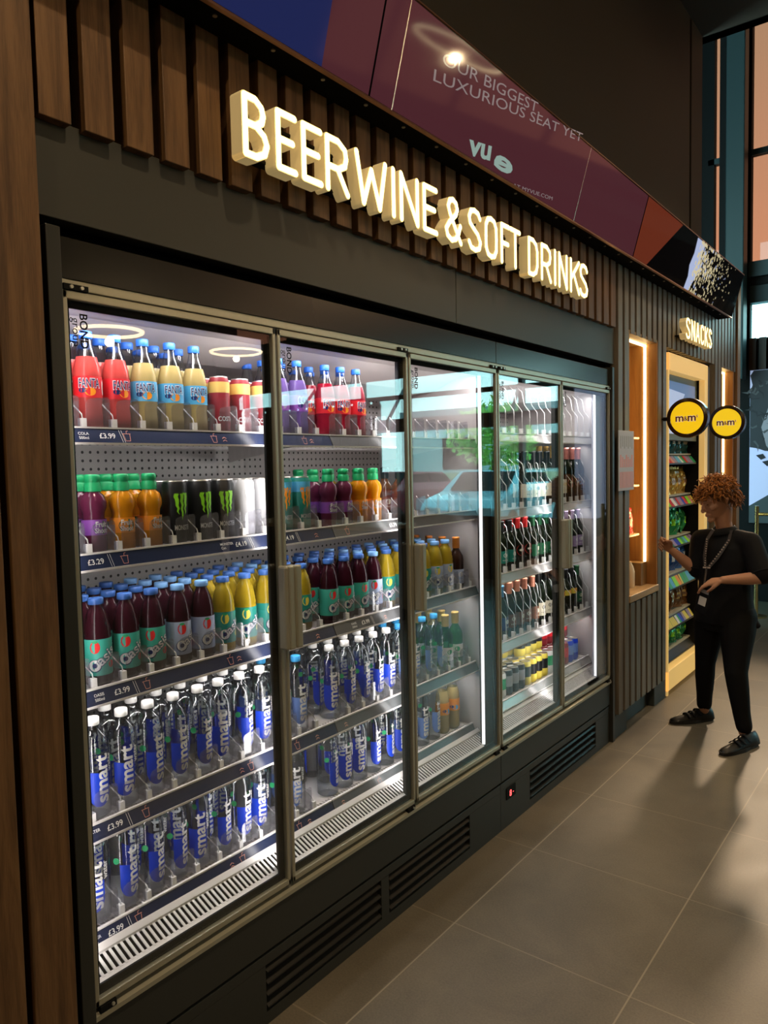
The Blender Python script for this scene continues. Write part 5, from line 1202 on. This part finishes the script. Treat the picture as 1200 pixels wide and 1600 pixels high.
# hair: dark base and curled locks
hb = MB(); sph(hb, hp(-.018, 0, .034), .088, 22, 14, (1, 1, 1)); base = fuse(hb, 'hair', 'hairdark', PS, .010, 2)
rnd = random.Random(11); cu = MB()
def curl(p, out, L_, r_, turns, amp, m=0):
    out = out.normalized(); a = out.orthogonal().normalized(); b = out.cross(a); ph = rnd.random() * 6; n = 9; pts = []; rr = []
    for i in range(n):
        t_ = i / (n - 1); an = ph + turns * 2 * PI * t_; pts.append(p + out * (L_ * t_) + (a * math.cos(an) + b * math.sin(an)) * amp * min(1, t_ * 2) + V3((0, 0, -.25 * L_ * t_ * t_))); rr.append(r_ * (1 - .6 * t_))
    cu.tube(pts, rr, 5, m)
cnt = 0
while cnt < 620:
    v = V3((rnd.gauss(0, 1), rnd.gauss(0, 1), rnd.gauss(0, 1))).normalized(); f, s, t_ = v
    if t_ < -.45 or (f > .45 and t_ < .22) or (t_ < .0 and f > -.15): continue
    p = hp(-.014 + f * .088, s * .078, .030 + t_ * .086)
    out = (F * f + S * s + T * t_).normalized() + V3((rnd.gauss(0, .75), rnd.gauss(0, .75), rnd.gauss(0, .55)))
    front = f > .2
    if front: out = out + F * .5 - T * .75
    if t_ < .1: out = out * .5 - T * 1.0
    curl(p, out, rnd.uniform(.030, .058) if t_ > .1 else rnd.uniform(.035, .075), rnd.uniform(.0032, .0055), rnd.uniform(.6, 1.5), rnd.uniform(.006, .012), 1 if (t_ < .15 and rnd.random() < .6) or rnd.random() < .15 else 0); cnt += 1
cu.obj('curly_locks', ['hair', 'hairdark'], base)
# lanyard and card
ly = MB()
def strap(pts, w_=.009):
    P = [V3(p) for p in pts]
    for i in range(len(P) - 1):
        d = (P[i + 1] - P[i]).normalized(); s = d.cross(V3((-.35, -.93, 0))).normalized() * w_; o_ = V3((-.001, -.003, 0))
        ly.add([P[i] - s, P[i] + s, P[i + 1] + s, P[i + 1] - s, P[i] - s + o_, P[i] + s + o_, P[i + 1] + s + o_, P[i + 1] - s + o_], [(0, 1, 2, 3), (4, 5, 6, 7), (0, 1, 5, 4), (1, 2, 6, 5), (2, 3, 7, 6), (3, 0, 4, 7)])
strap([(.437, 4.400, 1.172), (.412, 4.372, 1.12), (.405, 4.345, 1.03), (.412, 4.335, .965)]); strap([(.530, 4.400, 1.172), (.527, 4.365, 1.12), (.480, 4.338, 1.03), (.428, 4.332, .965)])
strap([(.420, 4.328, .97), (.424, 4.30, .935), (.430, 4.245, .885)], .006)
l_ = ly.obj('lanyard', mat('printed lanyard', (.05, .045, .045), .5), PS)
q = MB()
for k in range(12): t_ = k / 12; P = V3((.527, 4.360, 1.12)).lerp(V3((.428, 4.327, .965)), t_); q.box(P.x - .003, P.x + .004, P.y - .0045, P.y - .003, P.z - .003, P.z + .003)
for k in range(12): t_ = k / 12; P = V3((.411, 4.366, 1.12)).lerp(V3((.410, 4.330, .965)), t_); q.box(P.x - .003, P.x + .004, P.y - .0045, P.y - .003, P.z - .003, P.z + .003)
q.box(.402, .440, 4.321, 4.325, .962, .970); q.obj('lanyard_print', mat('pale strap print', (.55, .45, .38), .5), l_)
t = thing('card_holder', 'black card holder with a white square hanging from the lanyard in hand', 'card holder', (.428, 4.228, .80), None, R(-20)); t.rotation_euler = (0, R(14), R(-20))
MB().bbox(-.036, .036, -.004, .006, -.075, .075, .003).obj('holder', 'cloth', t)
MB().bbox(-.022, .022, -.0062, -.004, -.030, .018, .0008).obj('white_square', mat('white card print', (.75, .72, .70), .5), t); MB().box(-.026, .026, -.0062, -.004, .040, .060).obj('card_slot', mat('grey card slot', (.30, .30, .32), .5), t)
MB().tube([(0, 0, .07), (0, .002, .095)], .003, 6).obj('clip', 'tin', t)
